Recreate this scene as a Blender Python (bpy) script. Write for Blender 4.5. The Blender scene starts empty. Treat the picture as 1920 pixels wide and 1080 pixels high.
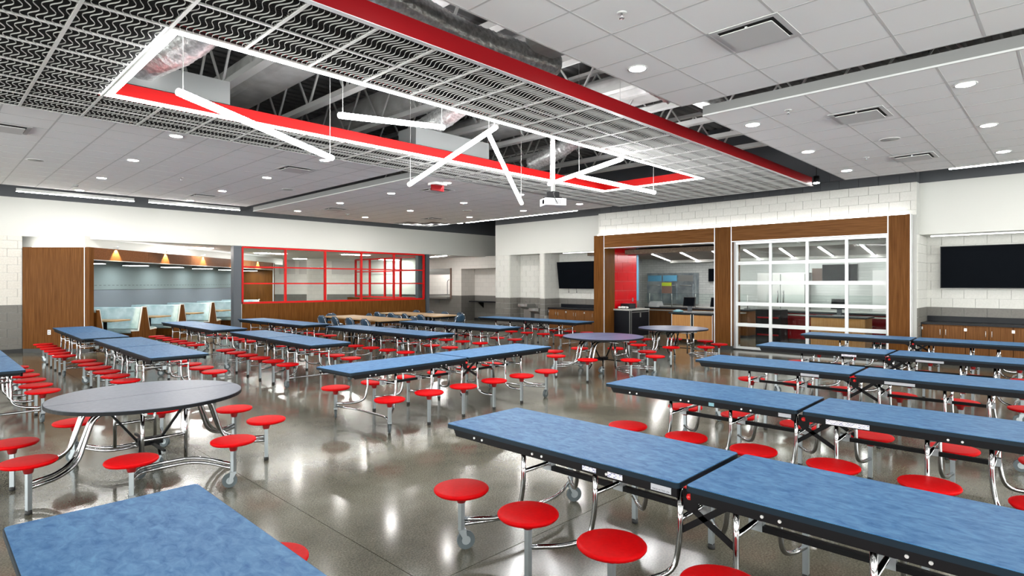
import bpy, math, random
from mathutils import Vector, Matrix
random.seed(7)
SC = bpy.context.scene
COL = SC.collection
PI = math.pi
R = math.radians

# ------------------------------------------------------------------ camera, world, exposure
TH = R(44.2)                      # angle of the room's x axis to the right of the view axis
CT, ST = math.cos(TH), math.sin(TH)
EYE = 1.77
cam = bpy.data.cameras.new('camera')
cam.sensor_width = 36.0
cam.sensor_fit = 'HORIZONTAL'
cam.lens = 36.0 * 1090.0 / 1920.0
cam.shift_y = -9.0 / 1920.0
cam.clip_start = 0.05
cam.clip_end = 200
camo = bpy.data.objects.new('camera', cam)
COL.objects.link(camo)
camo.location = (0, 0, EYE)
camo.rotation_euler = (PI / 2, 0, TH - PI / 2)
SC.camera = camo
W = bpy.data.worlds.new('world')
SC.world = W
W.use_nodes = True
W.node_tree.nodes['Background'].inputs[0].default_value = (0.97, 1.0, 0.96, 1)
W.node_tree.nodes['Background'].inputs[1].default_value = 7.0  # invented daylight, entering by the added openings behind the camera
VS = SC.view_settings
VS.view_transform = 'Standard'
VS.look = 'None'
VS.gamma = 1.0
VS.use_curve_mapping = False
VS.exposure = 0.62
# brightness of the lamps the room has
E_RECT, E_TUBE, E_LINE, E_DOWN, E_COVE, E_KIT, E_STRIP = 20.0, 32.0, 50.0, 130.0, 5.0, 24.0, 60.0
cy = SC.cycles
cy.use_denoising = True
cy.max_bounces = 8
cy.diffuse_bounces = 4
cy.glossy_bounces = 4
cy.transmission_bounces = 6
cy.transparent_max_bounces = 12
cy.sample_clamp_indirect = 4.0
cy.caustics_reflective = False
cy.caustics_refractive = False

# ------------------------------------------------------------------ materials
M = {}


def new_mat(name):
    m = bpy.data.materials.new(name)
    m.use_nodes = True
    nt = m.node_tree
    b = nt.nodes['Principled BSDF']
    M[name] = m
    return m, nt, b


def C(c):
    return (c[0], c[1], c[2], 1.0)


def plain(name, col, rough=0.5, metal=0.0, spec=0.5, coat=0.0):
    m, nt, b = new_mat(name)
    b.inputs['Base Color'].default_value = C(col)
    b.inputs['Roughness'].default_value = rough
    b.inputs['Metallic'].default_value = metal
    b.inputs['Specular IOR Level'].default_value = spec
    b.inputs['Coat Weight'].default_value = coat
    return m


def noisy(name, c1, c2, scale=5.0, rough=0.5, detail=4.0, stretch=(1, 1, 1), metal=0.0, bump=0.0, lo=0.35, hi=0.65, spec=0.5, rough2=None, space='Object'):
    m, nt, b = new_mat(name)
    N, L = nt.nodes, nt.links
    tc = N.new('ShaderNodeTexCoord')
    mp = N.new('ShaderNodeMapping')
    mp.inputs['Scale'].default_value = stretch
    if space == 'World':
        g = N.new('ShaderNodeNewGeometry')
        L.new(g.outputs['Position'], mp.inputs['Vector'])
    else:
        L.new(tc.outputs[space], mp.inputs['Vector'])
    nz = N.new('ShaderNodeTexNoise')
    nz.inputs['Scale'].default_value = scale
    nz.inputs['Detail'].default_value = detail
    L.new(mp.outputs[0], nz.inputs['Vector'])
    cr = N.new('ShaderNodeValToRGB')
    cr.color_ramp.elements[0].position = lo
    cr.color_ramp.elements[1].position = hi
    cr.color_ramp.elements[0].color = C(c1)
    cr.color_ramp.elements[1].color = C(c2)
    L.new(nz.outputs['Fac'], cr.inputs['Fac'])
    L.new(cr.outputs['Color'], b.inputs['Base Color'])
    b.inputs['Roughness'].default_value = rough
    b.inputs['Metallic'].default_value = metal
    b.inputs['Specular IOR Level'].default_value = spec
    if rough2 is not None:
        mr = N.new('ShaderNodeMapRange')
        mr.inputs['To Min'].default_value = rough
        mr.inputs['To Max'].default_value = rough2
        L.new(nz.outputs['Fac'], mr.inputs['Value'])
        L.new(mr.outputs[0], b.inputs['Roughness'])
    if bump:
        bp = N.new('ShaderNodeBump')
        bp.inputs['Strength'].default_value = bump
        bp.inputs['Distance'].default_value = 0.01
        L.new(nz.outputs['Fac'], bp.inputs['Height'])
        L.new(bp.outputs[0], b.inputs['Normal'])
    return m


def emis(name, col, strength):
    m, nt, b = new_mat(name)
    b.inputs['Base Color'].default_value = C((0.8, 0.8, 0.8))
    b.inputs['Emission Color'].default_value = C(col)
    b.inputs['Emission Strength'].default_value = strength
    return m


def wood(name, c1, c2, axis='Z', rough=0.4):
    st = {'Z': (9, 9, 0.35), 'Y': (9, 0.35, 9), 'X': (0.35, 9, 9)}[axis]
    return noisy(name, c1, c2, scale=5.0, rough=rough, detail=6.0, stretch=st, lo=0.3, hi=0.72, spec=0.06)


# floor: polished ground concrete with cloudy tone and fine aggregate
m, nt, b = new_mat('polished_concrete')
N, L = nt.nodes, nt.links
g = N.new('ShaderNodeNewGeometry')
n1 = N.new('ShaderNodeTexNoise'); n1.inputs['Scale'].default_value = 1.1; n1.inputs['Detail'].default_value = 6; n1.inputs['Roughness'].default_value = 0.6
n2 = N.new('ShaderNodeTexNoise'); n2.inputs['Scale'].default_value = 85.0; n2.inputs['Detail'].default_value = 2
L.new(g.outputs['Position'], n1.inputs['Vector']); L.new(g.outputs['Position'], n2.inputs['Vector'])
c1 = N.new('ShaderNodeValToRGB')
c1.color_ramp.elements[0].position = 0.33; c1.color_ramp.elements[0].color = C((0.088, 0.085, 0.066))
c1.color_ramp.elements[1].position = 0.68; c1.color_ramp.elements[1].color = C((0.168, 0.164, 0.131))
L.new(n1.outputs['Fac'], c1.inputs['Fac'])
c2 = N.new('ShaderNodeValToRGB')
c2.color_ramp.elements[0].position = 0.36; c2.color_ramp.elements[0].color = C((0.62, 0.6, 0.58))
c2.color_ramp.elements[1].position = 0.66; c2.color_ramp.elements[1].color = C((1.45, 1.42, 1.36))
L.new(n2.outputs['Fac'], c2.inputs['Fac'])
mx = N.new('ShaderNodeMixRGB'); mx.blend_type = 'MULTIPLY'; mx.inputs[0].default_value = 0.75
L.new(c1.outputs[0], mx.inputs[1]); L.new(c2.outputs[0], mx.inputs[2])
L.new(mx.outputs[0], b.inputs['Base Color'])
mr = N.new('ShaderNodeMapRange'); mr.inputs['To Min'].default_value = 0.07; mr.inputs['To Max'].default_value = 0.2
L.new(n1.outputs['Fac'], mr.inputs['Value']); L.new(mr.outputs[0], b.inputs['Roughness'])
b.inputs['Specular IOR Level'].default_value = 0.5

plain('joint_sealant', (0.05, 0.05, 0.045), 0.7)
# laminate: cloudy blue
m, nt, b = new_mat('blue_laminate')
N, L = nt.nodes, nt.links
tc = N.new('ShaderNodeTexCoord')
mp = N.new('ShaderNodeMapping'); mp.inputs['Scale'].default_value = (1, 1.9, 1)
mp.inputs['Rotation'].default_value = (0, 0, 0.9)
L.new(tc.outputs['Object'], mp.inputs['Vector'])
n1 = N.new('ShaderNodeTexNoise'); n1.inputs['Scale'].default_value = 13; n1.inputs['Detail'].default_value = 5; n1.inputs['Roughness'].default_value = 0.62; n1.inputs['Distortion'].default_value = 0.6
L.new(mp.outputs[0], n1.inputs['Vector'])
c1 = N.new('ShaderNodeValToRGB')
c1.color_ramp.elements[0].position = 0.3; c1.color_ramp.elements[0].color = C((0.016, 0.09, 0.235))
c1.color_ramp.elements[1].position = 0.72; c1.color_ramp.elements[1].color = C((0.092, 0.228, 0.41))
L.new(n1.outputs['Fac'], c1.inputs['Fac']); L.new(c1.outputs[0], b.inputs['Base Color'])
b.inputs['Roughness'].default_value = 0.45
b.inputs['Specular IOR Level'].default_value = 0.12

noisy('grey_laminate', (0.12, 0.135, 0.17), (0.15, 0.165, 0.21), 30, 0.35, spec=0.3)
noisy('navy_laminate', (0.07, 0.09, 0.19), (0.1, 0.12, 0.24), 30, 0.3)
plain('edge_navy', (0.003, 0.011, 0.02), 0.45, spec=0.2)
plain('black_steel', (0.004, 0.004, 0.005), 0.5, spec=0.15)
plain('edge_black', (0.006, 0.007, 0.009), 0.5, spec=0.15)
plain('chrome', (0.42, 0.42, 0.43), 0.1, 1.0)
plain('galvanised', (0.34, 0.37, 0.39), 0.4, 0.85)
plain('steel_bolt', (0.7, 0.7, 0.7), 0.3, 0.9)
plain('black_rubber', (0.012, 0.012, 0.013), 0.6)
plain('wheel_grey', (0.08, 0.1, 0.11), 0.5)
noisy('red_seat', (0.5, 0.0015, 0.003), (0.56, 0.002, 0.004), 40, 0.5, spec=0.07)
plain('red_collar', (0.3, 0.01, 0.012), 0.45)
plain('red_ball', (0.75, 0.02, 0.02), 0.3)
plain('sticker_white', (0.42, 0.44, 0.48), 0.6, spec=0.1)
m, nt, b = new_mat('sticker_print')
N, L = nt.nodes, nt.links
tc = N.new('ShaderNodeTexCoord'); wv = N.new('ShaderNodeTexBrick')
mp = N.new('ShaderNodeMapping'); mp.inputs['Rotation'].default_value = (PI / 2, 0, 0)
wv.inputs['Scale'].default_value = 26; wv.inputs['Color1'].default_value = C((0.1, 0.12, 0.3)); wv.inputs['Color2'].default_value = C((0.7, 0.7, 0.75)); wv.inputs['Mortar'].default_value = C((0.8, 0.8, 0.85)); wv.inputs['Mortar Size'].default_value = 0.05
L.new(tc.outputs['Object'], mp.inputs[0]); L.new(mp.outputs[0], wv.inputs['Vector']); L.new(wv.outputs[0], b.inputs['Base Color'])

plain('tile_white', (0.92, 0.92, 0.92), 0.9, spec=0.1)
plain('grid_white', (0.62, 0.62, 0.62), 0.6)
plain('fascia_shaded', (0.22, 0.22, 0.22), 0.6)  # pale ceiling edge, greyed in colour to carry the shade on upright faces
plain('paint_white', (0.6, 0.6, 0.57), 0.6)
noisy('block_white', (0.58, 0.575, 0.54), (0.63, 0.62, 0.59), 40, 0.5, bump=0.15)
noisy('block_cream', (0.6, 0.57, 0.52), (0.66, 0.63, 0.58), 40, 0.55, bump=0.15)
noisy('block_grey', (0.135, 0.128, 0.115), (0.16, 0.15, 0.135), 40, 0.5, bump=0.15)
plain('block_dark', (0.07, 0.075, 0.085), 0.6)
plain('mortar_white', (0.5, 0.5, 0.48), 0.8)
plain('mortar_grey', (0.1, 0.095, 0.085), 0.8)
plain('paint_dark', (0.07, 0.075, 0.085), 0.6)
plain('deck_dark', (0.1, 0.1, 0.1), 0.7)
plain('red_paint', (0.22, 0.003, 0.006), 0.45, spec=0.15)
plain('red_trim', (0.58, 0.006, 0.006), 0.45, spec=0.25)
plain('wire_white', (0.42, 0.42, 0.41), 0.5, spec=0.2)
plain('wire_grey', (0.04, 0.04, 0.04), 0.6, spec=0.1)
plain('bar_grey', (0.6, 0.6, 0.59), 0.5)
plain('truss_grey', (0.5, 0.5, 0.49), 0.6)
noisy('foil', (0.45, 0.45, 0.45), (0.8, 0.8, 0.8), 22, 0.3, metal=0.7, bump=0.9)
noisy('duct_wrap', (0.42, 0.42, 0.41), (0.58, 0.58, 0.57), 3, 0.55, bump=0.3)
plain('duct_galv', (0.4, 0.42, 0.42), 0.35, 0.6)
plain('pipe_dark', (0.12, 0.12, 0.12), 0.5)
wood('wood_v', (0.09, 0.031, 0.006), (0.165, 0.066, 0.016), 'Z')
wood('wood_h', (0.115, 0.044, 0.011), (0.21, 0.09, 0.028), 'Y')
wood('wood_x', (0.2, 0.088, 0.036), (0.33, 0.165, 0.075), 'X')
wood('wood_door', (0.11, 0.043, 0.014), (0.19, 0.085, 0.03), 'Z')
wood('wood_light', (0.42, 0.2, 0.07), (0.55, 0.29, 0.11), 'Z')
wood('wood_top', (0.3, 0.2, 0.1), (0.42, 0.28, 0.15), 'Y')
wood('wood_booth', (0.13, 0.05, 0.02), (0.22, 0.09, 0.035), 'X')
wood('wood_slat', (0.1, 0.07, 0.05), (0.26, 0.2, 0.15), 'X')
plain('alu', (0.62, 0.63, 0.64), 0.35, 0.6)
plain('alu_white', (0.68, 0.69, 0.7), 0.4, 0.2)
plain('trim_silver', (0.75, 0.76, 0.76), 0.3, 0.3)
plain('counter_black', (0.006, 0.007, 0.01), 0.35, spec=0.2)
plain('screen', (0.003, 0.004, 0.006), 0.5, spec=0.02)
plain('screen_frame', (0.01, 0.01, 0.011), 0.35)
plain('stainless', (0.42, 0.42, 0.41), 0.32, 0.85)
noisy('stainless_dark', (0.2, 0.24, 0.27), (0.4, 0.44, 0.46), 2.5, 0.3, metal=0.7)
plain('column_grey', (0.075, 0.085, 0.1), 0.5)
plain('panel_blue', (0.17, 0.2, 0.23), 0.7)
plain('panel_felt', (0.2, 0.25, 0.255), 0.85)
plain('panel_slot', (0.05, 0.06, 0.065), 0.8)
noisy('vinyl_blue', (0.28, 0.42, 0.46), (0.5, 0.63, 0.66), 4, 0.35, detail=6)
plain('edge_white', (0.72, 0.72, 0.7), 0.4)
plain('dark_ceiling', (0.1, 0.1, 0.1), 0.7)
plain('base_black', (0.018, 0.019, 0.02), 0.5)
plain('red_tile', (0.52, 0.002, 0.006), 0.18, spec=0.3)
plain('grout_pale', (0.62, 0.3, 0.28), 0.7)
plain('blue_paint', (0.1, 0.32, 0.5), 0.5)
plain('chair_blue', (0.02, 0.055, 0.1), 0.35)
plain('plastic_white', (0.75, 0.75, 0.75), 0.4)
plain('plastic_grey', (0.3, 0.3, 0.31), 0.5)
plain('paper_white', (0.8, 0.8, 0.8), 0.8)
plain('teal_plastic', (0.2, 0.42, 0.5), 0.4)
plain('grey_panel', (0.5, 0.46, 0.44), 0.7)
plain('vent_white', (0.62, 0.62, 0.62), 0.5)
plain('vent_dark', (0.02, 0.02, 0.02), 0.8)
plain('speaker_grey', (0.36, 0.36, 0.35), 0.7)
plain('sign_green', (0.3, 0.4, 0.02), 0.5)
plain('brown_frame', (0.14, 0.08, 0.06), 0.5)
plain('counter_grey', (0.4, 0.4, 0.38), 0.3)
# subway tile and distant block walls: too far away to pick the pieces apart
for nm, cA, cB, mo, bw, rh, rg in (('subway_tile', (0.5, 0.52, 0.51), (0.56, 0.58, 0.57), (0.36, 0.37, 0.37), 0.3, 0.1, 0.12),
                               ('far_block_white', (0.66, 0.62, 0.58), (0.7, 0.66, 0.62), (0.56, 0.53, 0.5), 0.4, 0.2, 0.6),
                               ('far_block_grey', (0.14, 0.135, 0.12), (0.16, 0.15, 0.14), (0.11, 0.105, 0.095), 0.4, 0.2, 0.6)):
    m, nt, b = new_mat(nm)
    N, L = nt.nodes, nt.links
    g = N.new('ShaderNodeNewGeometry'); sp = N.new('ShaderNodeSeparateXYZ'); cb = N.new('ShaderNodeCombineXYZ')
    ad = N.new('ShaderNodeMath'); ad.operation = 'SUBTRACT'
    L.new(g.outputs['Position'], sp.inputs[0]); L.new(sp.outputs[1], ad.inputs[0]); L.new(sp.outputs[0], ad.inputs[1])
    L.new(ad.outputs[0], cb.inputs[0]); L.new(sp.outputs[2], cb.inputs[1])
    br = N.new('ShaderNodeTexBrick'); br.inputs['Scale'].default_value = 1.0
    br.inputs['Color1'].default_value = C(cA); br.inputs['Color2'].default_value = C(cB); br.inputs['Mortar'].default_value = C(mo)
    br.inputs['Brick Width'].default_value = bw; br.inputs['Row Height'].default_value = rh; br.inputs['Mortar Size'].default_value = 0.006
    L.new(cb.outputs[0], br.inputs['Vector']); L.new(br.outputs[0], b.inputs['Base Color'])
    b.inputs['Roughness'].default_value = rg
# clear glass
m, nt, b = new_mat('glass')
N, L = nt.nodes, nt.links
tr = N.new('ShaderNodeBsdfTransparent'); tr.inputs[0].default_value = C((0.93, 0.96, 0.95))
gl = N.new('ShaderNodeBsdfGlossy'); gl.inputs['Roughness'].default_value = 0.02
lw_ = N.new('ShaderNodeLayerWeight')
pw = N.new('ShaderNodeMath'); pw.operation = 'POWER'; pw.inputs[1].default_value = 5.0
ml = N.new('ShaderNodeMath'); ml.operation = 'MULTIPLY_ADD'; ml.inputs[1].default_value = 0.6; ml.inputs[2].default_value = 0.006
ms = N.new('ShaderNodeMixShader')
L.new(lw_.outputs['Facing'], pw.inputs[0]); L.new(pw.outputs[0], ml.inputs[0])
L.new(ml.outputs[0], ms.inputs[0]); L.new(tr.outputs[0], ms.inputs[1]); L.new(gl.outputs[0], ms.inputs[2])
L.new(ms.outputs[0], N['Material Output'].inputs[0])
emis('light_rect', (1, 1, 1), E_RECT)
emis('light_tube', (1, 1, 1), E_TUBE)
emis('light_line', (1, 0.98, 0.94), E_LINE)
emis('light_down', (1, 0.97, 0.93), E_DOWN)
emis('light_cove', (1, 0.98, 0.95), E_COVE)
emis('light_kit', (1, 0.98, 0.95), E_KIT)
emis('light_strip', (1, 0.98, 0.95), E_STRIP)
emis('light_drum', (0.95, 1, 1), 12.0)
emis('light_warm', (1, 0.75, 0.4), 30.0)
emis('screen_glow', (0.05, 0.06, 0.12), 0.3)


# ------------------------------------------------------------------ mesh builder
class MB:
    def __init__(s):
        s.v, s.f, s.mi, s.sm, s.cur = [], [], [], [], 0

    def add(s, vs, fs, smooth=False):
        o = len(s.v)
        s.v += [tuple(p) for p in vs]
        for f in fs:
            s.f.append([i + o for i in f]); s.mi.append(s.cur); s.sm.append(smooth)
        return s

    def mat(s, i):
        s.cur = i
        return s

    def box(s, x0, y0, z0, x1, y1, z1):
        x0, x1 = min(x0, x1), max(x0, x1); y0, y1 = min(y0, y1), max(y0, y1); z0, z1 = min(z0, z1), max(z0, z1)
        return s.add([(x0, y0, z0), (x1, y0, z0), (x1, y1, z0), (x0, y1, z0), (x0, y0, z1), (x1, y0, z1), (x1, y1, z1), (x0, y1, z1)],
                     [(0, 3, 2, 1), (4, 5, 6, 7), (0, 1, 5, 4), (1, 2, 6, 5), (2, 3, 7, 6), (3, 0, 4, 7)])

    def cbox(s, c, d):
        return s.box(c[0] - d[0] / 2, c[1] - d[1] / 2, c[2] - d[2] / 2, c[0] + d[0] / 2, c[1] + d[1] / 2, c[2] + d[2] / 2)

    def extrude(s, poly, vec):
        n = len(poly)
        P0 = [Vector(p) for p in poly]; P1 = [p + Vector(vec) for p in P0]
        nrm = Vector((0, 0, 0))
        for i in range(n):
            nrm += P0[i].cross(P0[(i + 1) % n])
        if nrm.dot(Vector(vec)) < 0:
            P0.reverse(); P1.reverse()
        return s.add(P0 + P1, [tuple(range(n - 1, -1, -1)), tuple(range(n, 2 * n))] + [(i, (i + 1) % n, n + (i + 1) % n, n + i) for i in range(n)])

    def prism(s, poly, z0, z1):
        return s.extrude([(p[0], p[1], z0) for p in poly], (0, 0, z1 - z0))

    def tube(s, pts, r, n=8, closed=False, cap=True, rot=0.0):
        P = [Vector(p) for p in pts]
        k = len(P)
        rr = r if isinstance(r, (list, tuple)) else [r] * k
        t0 = (P[1] - P[0]).normalized()
        up = Vector((0, 0, 1)) if abs(t0.z) < 0.9 else Vector((1, 0, 0))
        nx = t0.cross(up).normalized()
        vs = []
        for i in range(k):
            if closed:
                t = (P[(i + 1) % k] - P[i - 1]).normalized()
            elif i == 0:
                t = t0
            elif i == k - 1:
                t = (P[i] - P[i - 1]).normalized()
            else:
                t = ((P[i + 1] - P[i]).normalized() + (P[i] - P[i - 1]).normalized()).normalized()
            nx = (nx - t * nx.dot(t)).normalized()
            ny = t.cross(nx)
            for j in range(n):
                a = 2 * PI * j / n + rot
                vs.append(P[i] + (nx * math.cos(a) + ny * math.sin(a)) * rr[i])
        fs = []
        for i in range(k if closed else k - 1):
            for j in range(n):
                a, b2 = i * n + j, i * n + (j + 1) % n
                c, d = ((i + 1) % k) * n + (j + 1) % n, ((i + 1) % k) * n + j
                fs.append((a, b2, c, d))
        s.add(vs, fs, n > 4)
        if cap and not closed:
            o = len(s.v) - k * n
            s.f.append([o + j for j in range(n - 1, -1, -1)]); s.mi.append(s.cur); s.sm.append(False)
            s.f.append([o + (k - 1) * n + j for j in range(n)]); s.mi.append(s.cur); s.sm.append(False)
        return s

    def lathe(s, prof, n=24, c=(0, 0, 0), ring=False):
        vs = []
        if ring:
            prof = list(prof) + [prof[0]]
        for r, z in prof:
            for j in range(n):
                a = 2 * PI * j / n
                vs.append((c[0] + r * math.cos(a), c[1] + r * math.sin(a), c[2] + z))
        fs = []
        for i in range(len(prof) - 1):
            for j in range(n):
                fs.append((i * n + j, i * n + (j + 1) % n, (i + 1) * n + (j + 1) % n, (i + 1) * n + j))
        if not ring:
            fs.append(tuple(range(n - 1, -1, -1)))
            fs.append(tuple((len(prof) - 1) * n + j for j in range(n)))
        return s.add(vs, fs, True)

    def mesh(s, name, mats):
        me = bpy.data.meshes.new(name)
        me.from_pydata(s.v, [], s.f)
        for k in (mats if isinstance(mats, (list, tuple)) else [mats]):
            me.materials.append(M[k])
        me.polygons.foreach_set('material_index', s.mi)
        me.polygons.foreach_set('use_smooth', s.sm)
        me.validate()
        me.update()
        return me

    def obj(s, name, mats, parent=None, loc=(0, 0, 0), rz=0.0):
        return inst(name, s.mesh(name, mats), parent, loc, rz)


def inst(name, me, parent=None, loc=(0, 0, 0), rz=0.0):
    o = bpy.data.objects.new(name, me)
    COL.objects.link(o)
    o.parent = parent
    o.location = loc
    o.rotation_euler = (0, 0, rz)
    return o


def tag(o, label, cat, group=None):
    o['label'] = label
    o['category'] = cat
    if group:
        o['group'] = group
    return o


def thing(name, label, cat, loc=(0, 0, 0), rz=0.0, group=None):
    o = bpy.data.objects.new(name, None)
    o.empty_display_size = 0.1
    COL.objects.link(o)
    o.location = loc
    o.rotation_euler = (0, 0, rz)
    return tag(o, label, cat, group)


def struct(o):
    o['kind'] = 'structure'
    return o


def copy_tree(o, parent=None):
    c = o.copy()
    COL.objects.link(c)
    c.parent = parent
    for ch in o.children:
        copy_tree(ch, c)
    return c


def fillet(pts, r, n=5):
    P = [Vector(p) for p in pts]
    out = [P[0]]
    for i in range(1, len(P) - 1):
        a, b, c = P[i - 1], P[i], P[i + 1]
        d1, d2 = (a - b), (c - b)
        q = min(r, d1.length * 0.48, d2.length * 0.48)
        p0, p1 = b + d1.normalized() * q, b + d2.normalized() * q
        for k in range(n + 1):
            t = k / n
            out.append(p0 * (1 - t) ** 2 + b * 2 * t * (1 - t) + p1 * t * t)
    out.append(P[-1])
    return out


def rrect(x0, y0, x1, y1, r, n=4):
    p = []
    for cx, cy2, a0 in ((x1 - r, y1 - r, 0), (x0 + r, y1 - r, 90), (x0 + r, y0 + r, 180), (x1 - r, y0 + r, 270)):
        for k in range(n + 1):
            a = R(a0 + 90 * k / n)
            p.append((cx + r * math.cos(a), cy2 + r * math.sin(a)))
    return p


def XD(x, d):
    """a point given by its sideways offset and depth along the view axis direction of the angled booth wing -> room coordinates"""
    return (d * CT + x * ST, d * ST - x * CT)


_box_cache = {}


def box_mesh(dx, dy, dz, mat, name='block'):
    k = (round(dx, 3), round(dy, 3), round(dz, 3), mat)
    if k not in _box_cache:
        _box_cache[k] = MB().cbox((0, 0, 0), (dx, dy, dz)).mesh(name, mat)
    return _box_cache[k]


def blocks(parent, axis, const, sgn, a0, a1, z0, z1, matfn, name='block', bl=0.4064, bh=0.2032, th=0.02, gap=0.007, zbase=0.0, bond=0.5):
    """courses of masonry units, each its own piece, standing proud of the wall's joint plane. axis 'U': plane x=const running along y."""
    k = int(math.floor((z0 - zbase) / bh + 1e-6))
    while zbase + k * bh < z1 - 0.02:
        lo, hi = max(z0, zbase + k * bh), min(z1, zbase + (k + 1) * bh)
        off = (bond * bl if k % 2 else 0.0)
        a = a0 - off
        j = math.floor(a0 / bl) * bl - off
        while j < a1 - 0.02:
            s0, s1 = max(j, a0), min(j + bl, a1)
            if s1 - s0 > 0.03 and hi - lo > 0.03:
                w, hgt = s1 - s0 - gap, hi - lo - gap
                mt = matfn((lo + hi) / 2)
                ac, zc = (s0 + s1) / 2, (lo + hi) / 2
                if axis == 'U':
                    inst(name, box_mesh(th, w, hgt, mt, name), parent, (const + sgn * th / 2, ac, zc))
                else:
                    inst(name, box_mesh(w, th, hgt, mt, name), parent, (ac, const + sgn * th / 2, zc))
            j += bl
        k += 1



# ------------------------------------------------------------------ the setting
# floor slabs with sawn joints
fl = struct(MB().box(-9, -9, -0.12, 24, 34, -0.012).obj('floor', 'joint_sealant'))
us = [-9, -2.6, 2.1 - 0.0, 7.0, 11.9, 16.8, 24]
vs_ = [-9, -2.2, 2.72, 7.6, 12.5, 17.4, 22.3, 34]
for i in range(len(us) - 1):
    for j in range(len(vs_) - 1):
        w, d = us[i + 1] - us[i] - 0.006, vs_[j + 1] - vs_[j] - 0.006
        inst('floor_slab', box_mesh(w, d, 0.05, 'polished_concrete', 'floor_slab'), fl, ((us[i] + us[i + 1]) / 2, (vs_[j] + vs_[j + 1]) / 2, -0.025))

# --- serving wall (plane x = 15.35) with its two openings
wr = struct(MB().box(15.37, 2.53, 2.9, 15.75, 11.05, 4.0).box(15.37, 10.68, 0, 15.75, 11.05, 2.9).box(15.37, 6.61, 0, 15.75, 7.06, 2.9).box(15.37, 2.53, 0, 16.6, 3.03, 2.9)
            .box(15.75, 2.53, 2.9, 16.6, 3.03, 4.0).obj('wall_right', 'mortar_white'))
MB().box(15.37, 2.53, 4.0, 16.6, 11.05, 6.0).obj('dark_band', 'paint_dark', wr)
wb = lambda z: 'block_white' if z > 1.18 else 'block_grey'
blocks(wr, 'U', 15.37, -1, 2.53, 11.05, 3.28, 4.0, lambda z: 'block_white', zbase=3.19)
blocks(wr, 'U', 15.37, -1, 2.53, 11.05, 4.003, 4.42, lambda z: 'block_dark', zbase=4.003)
blocks(wr, 'V', 2.53, -1, 15.37, 16.46, 0.0, 2.85, wb)
# left soffit over the fountain and screen alcoves, piers
ws = struct(MB().box(15.65, 11.05, 2.83, 16.7, 16.11, 4.0).obj('wall_soffit', 'paint_white'))
MB().box(15.65, 11.05, 4.0, 16.7, 16.11, 6.0).obj('dark_band', 'paint_dark', ws)
MB().box(15.67, 15.36, 0, 16.7, 16.11, 2.83).obj('pier', 'mortar_white', ws)
MB().box(15.67, 13.63, 0, 16.7, 13.83, 2.83).obj('pier', 'mortar_white', ws)
MB().box(16.26, 13.83, 0, 16.7, 15.36, 2.83).obj('alcove_back', 'mortar_white', ws)
MB().box(16.5, 11.0, 0, 16.8, 13.63, 2.83).obj('alcove_back', 'mortar_white', ws)
MB().box(15.75, 10.72, 0, 16.8, 11.05, 2.83).obj('pier', 'paint_white', ws)
blocks(ws, 'U', 15.67, -1, 15.36, 16.11, 0, 2.83, wb)
blocks(ws, 'U', 15.67, -1, 13.63, 13.83, 0, 2.83, wb)
blocks(ws, 'V', 15.36, -1, 15.67, 16.26, 0, 2.83, wb)
blocks(ws, 'U', 16.26, -1, 13.83, 15.36, 0, 2.83, wb)
blocks(ws, 'V', 13.63, -1, 15.67, 16.5, 0.6, 2.83, wb)
blocks(ws, 'U', 16.5, -1, 11.05, 13.63, 0.6, 2.83, wb)
# right screen alcove
wa = struct(MB().box(15.65, -9, 2.85, 16.8, 2.53, 4.0).obj('wall_soffit', 'paint_white'))
MB().box(15.65, -9, 4.0, 16.8, 2.53, 6.0).obj('dark_band', 'paint_dark', wa)
MB().box(16.48, -9, 0, 16.8, 2.6, 2.85).obj('alcove_back', 'mortar_white', wa)
blocks(wa, 'U', 16.48, -1, -0.7, 2.53, 0.8, 2.85, wb)
blocks(wa, 'U', 16.48, -1, -9, -0.7, 0.0, 2.85, lambda z: wb(z), bl=2.4, bh=1.18)
# --- left wall (plane y = 19.3): long soffit and the masonry beside the booths
wl = struct(MB().box(1.9, 19.3, 2.97, 20.4, 19.62, 3.95).box(-9, 19.3, 2.97, 1.9, 19.62, 3.95).obj('wall_left', 'paint_white'))
MB().box(-9, 19.3, 3.95, 20.4, 19.62, 6.0).obj('dark_band', 'paint_dark', wl)
MB().box(-9, 19.3, 0, 1.9, 19.6, 2.97).obj('masonry', 'mortar_white', wl)
blocks(wl, 'V', 19.3, -1, -0.9, 1.92, 0, 2.97, lambda z: 'block_cream' if z > 1.18 else 'block_grey')
blocks(wl, 'V', 19.3, -1, -9, -0.9, 0, 2.97, lambda z: 'block_cream' if z > 1.18 else 'block_grey', bl=2.4, bh=1.18)
struct(MB().box(-9, 19.26, 0, 1.96, 19.285, 0.1).obj('baseboard_left', 'base_black'))
struct(MB().box(15.64, 15.36, 0, 15.655, 16.12, 0.1).obj('baseboard_right', 'base_black'))
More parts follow.
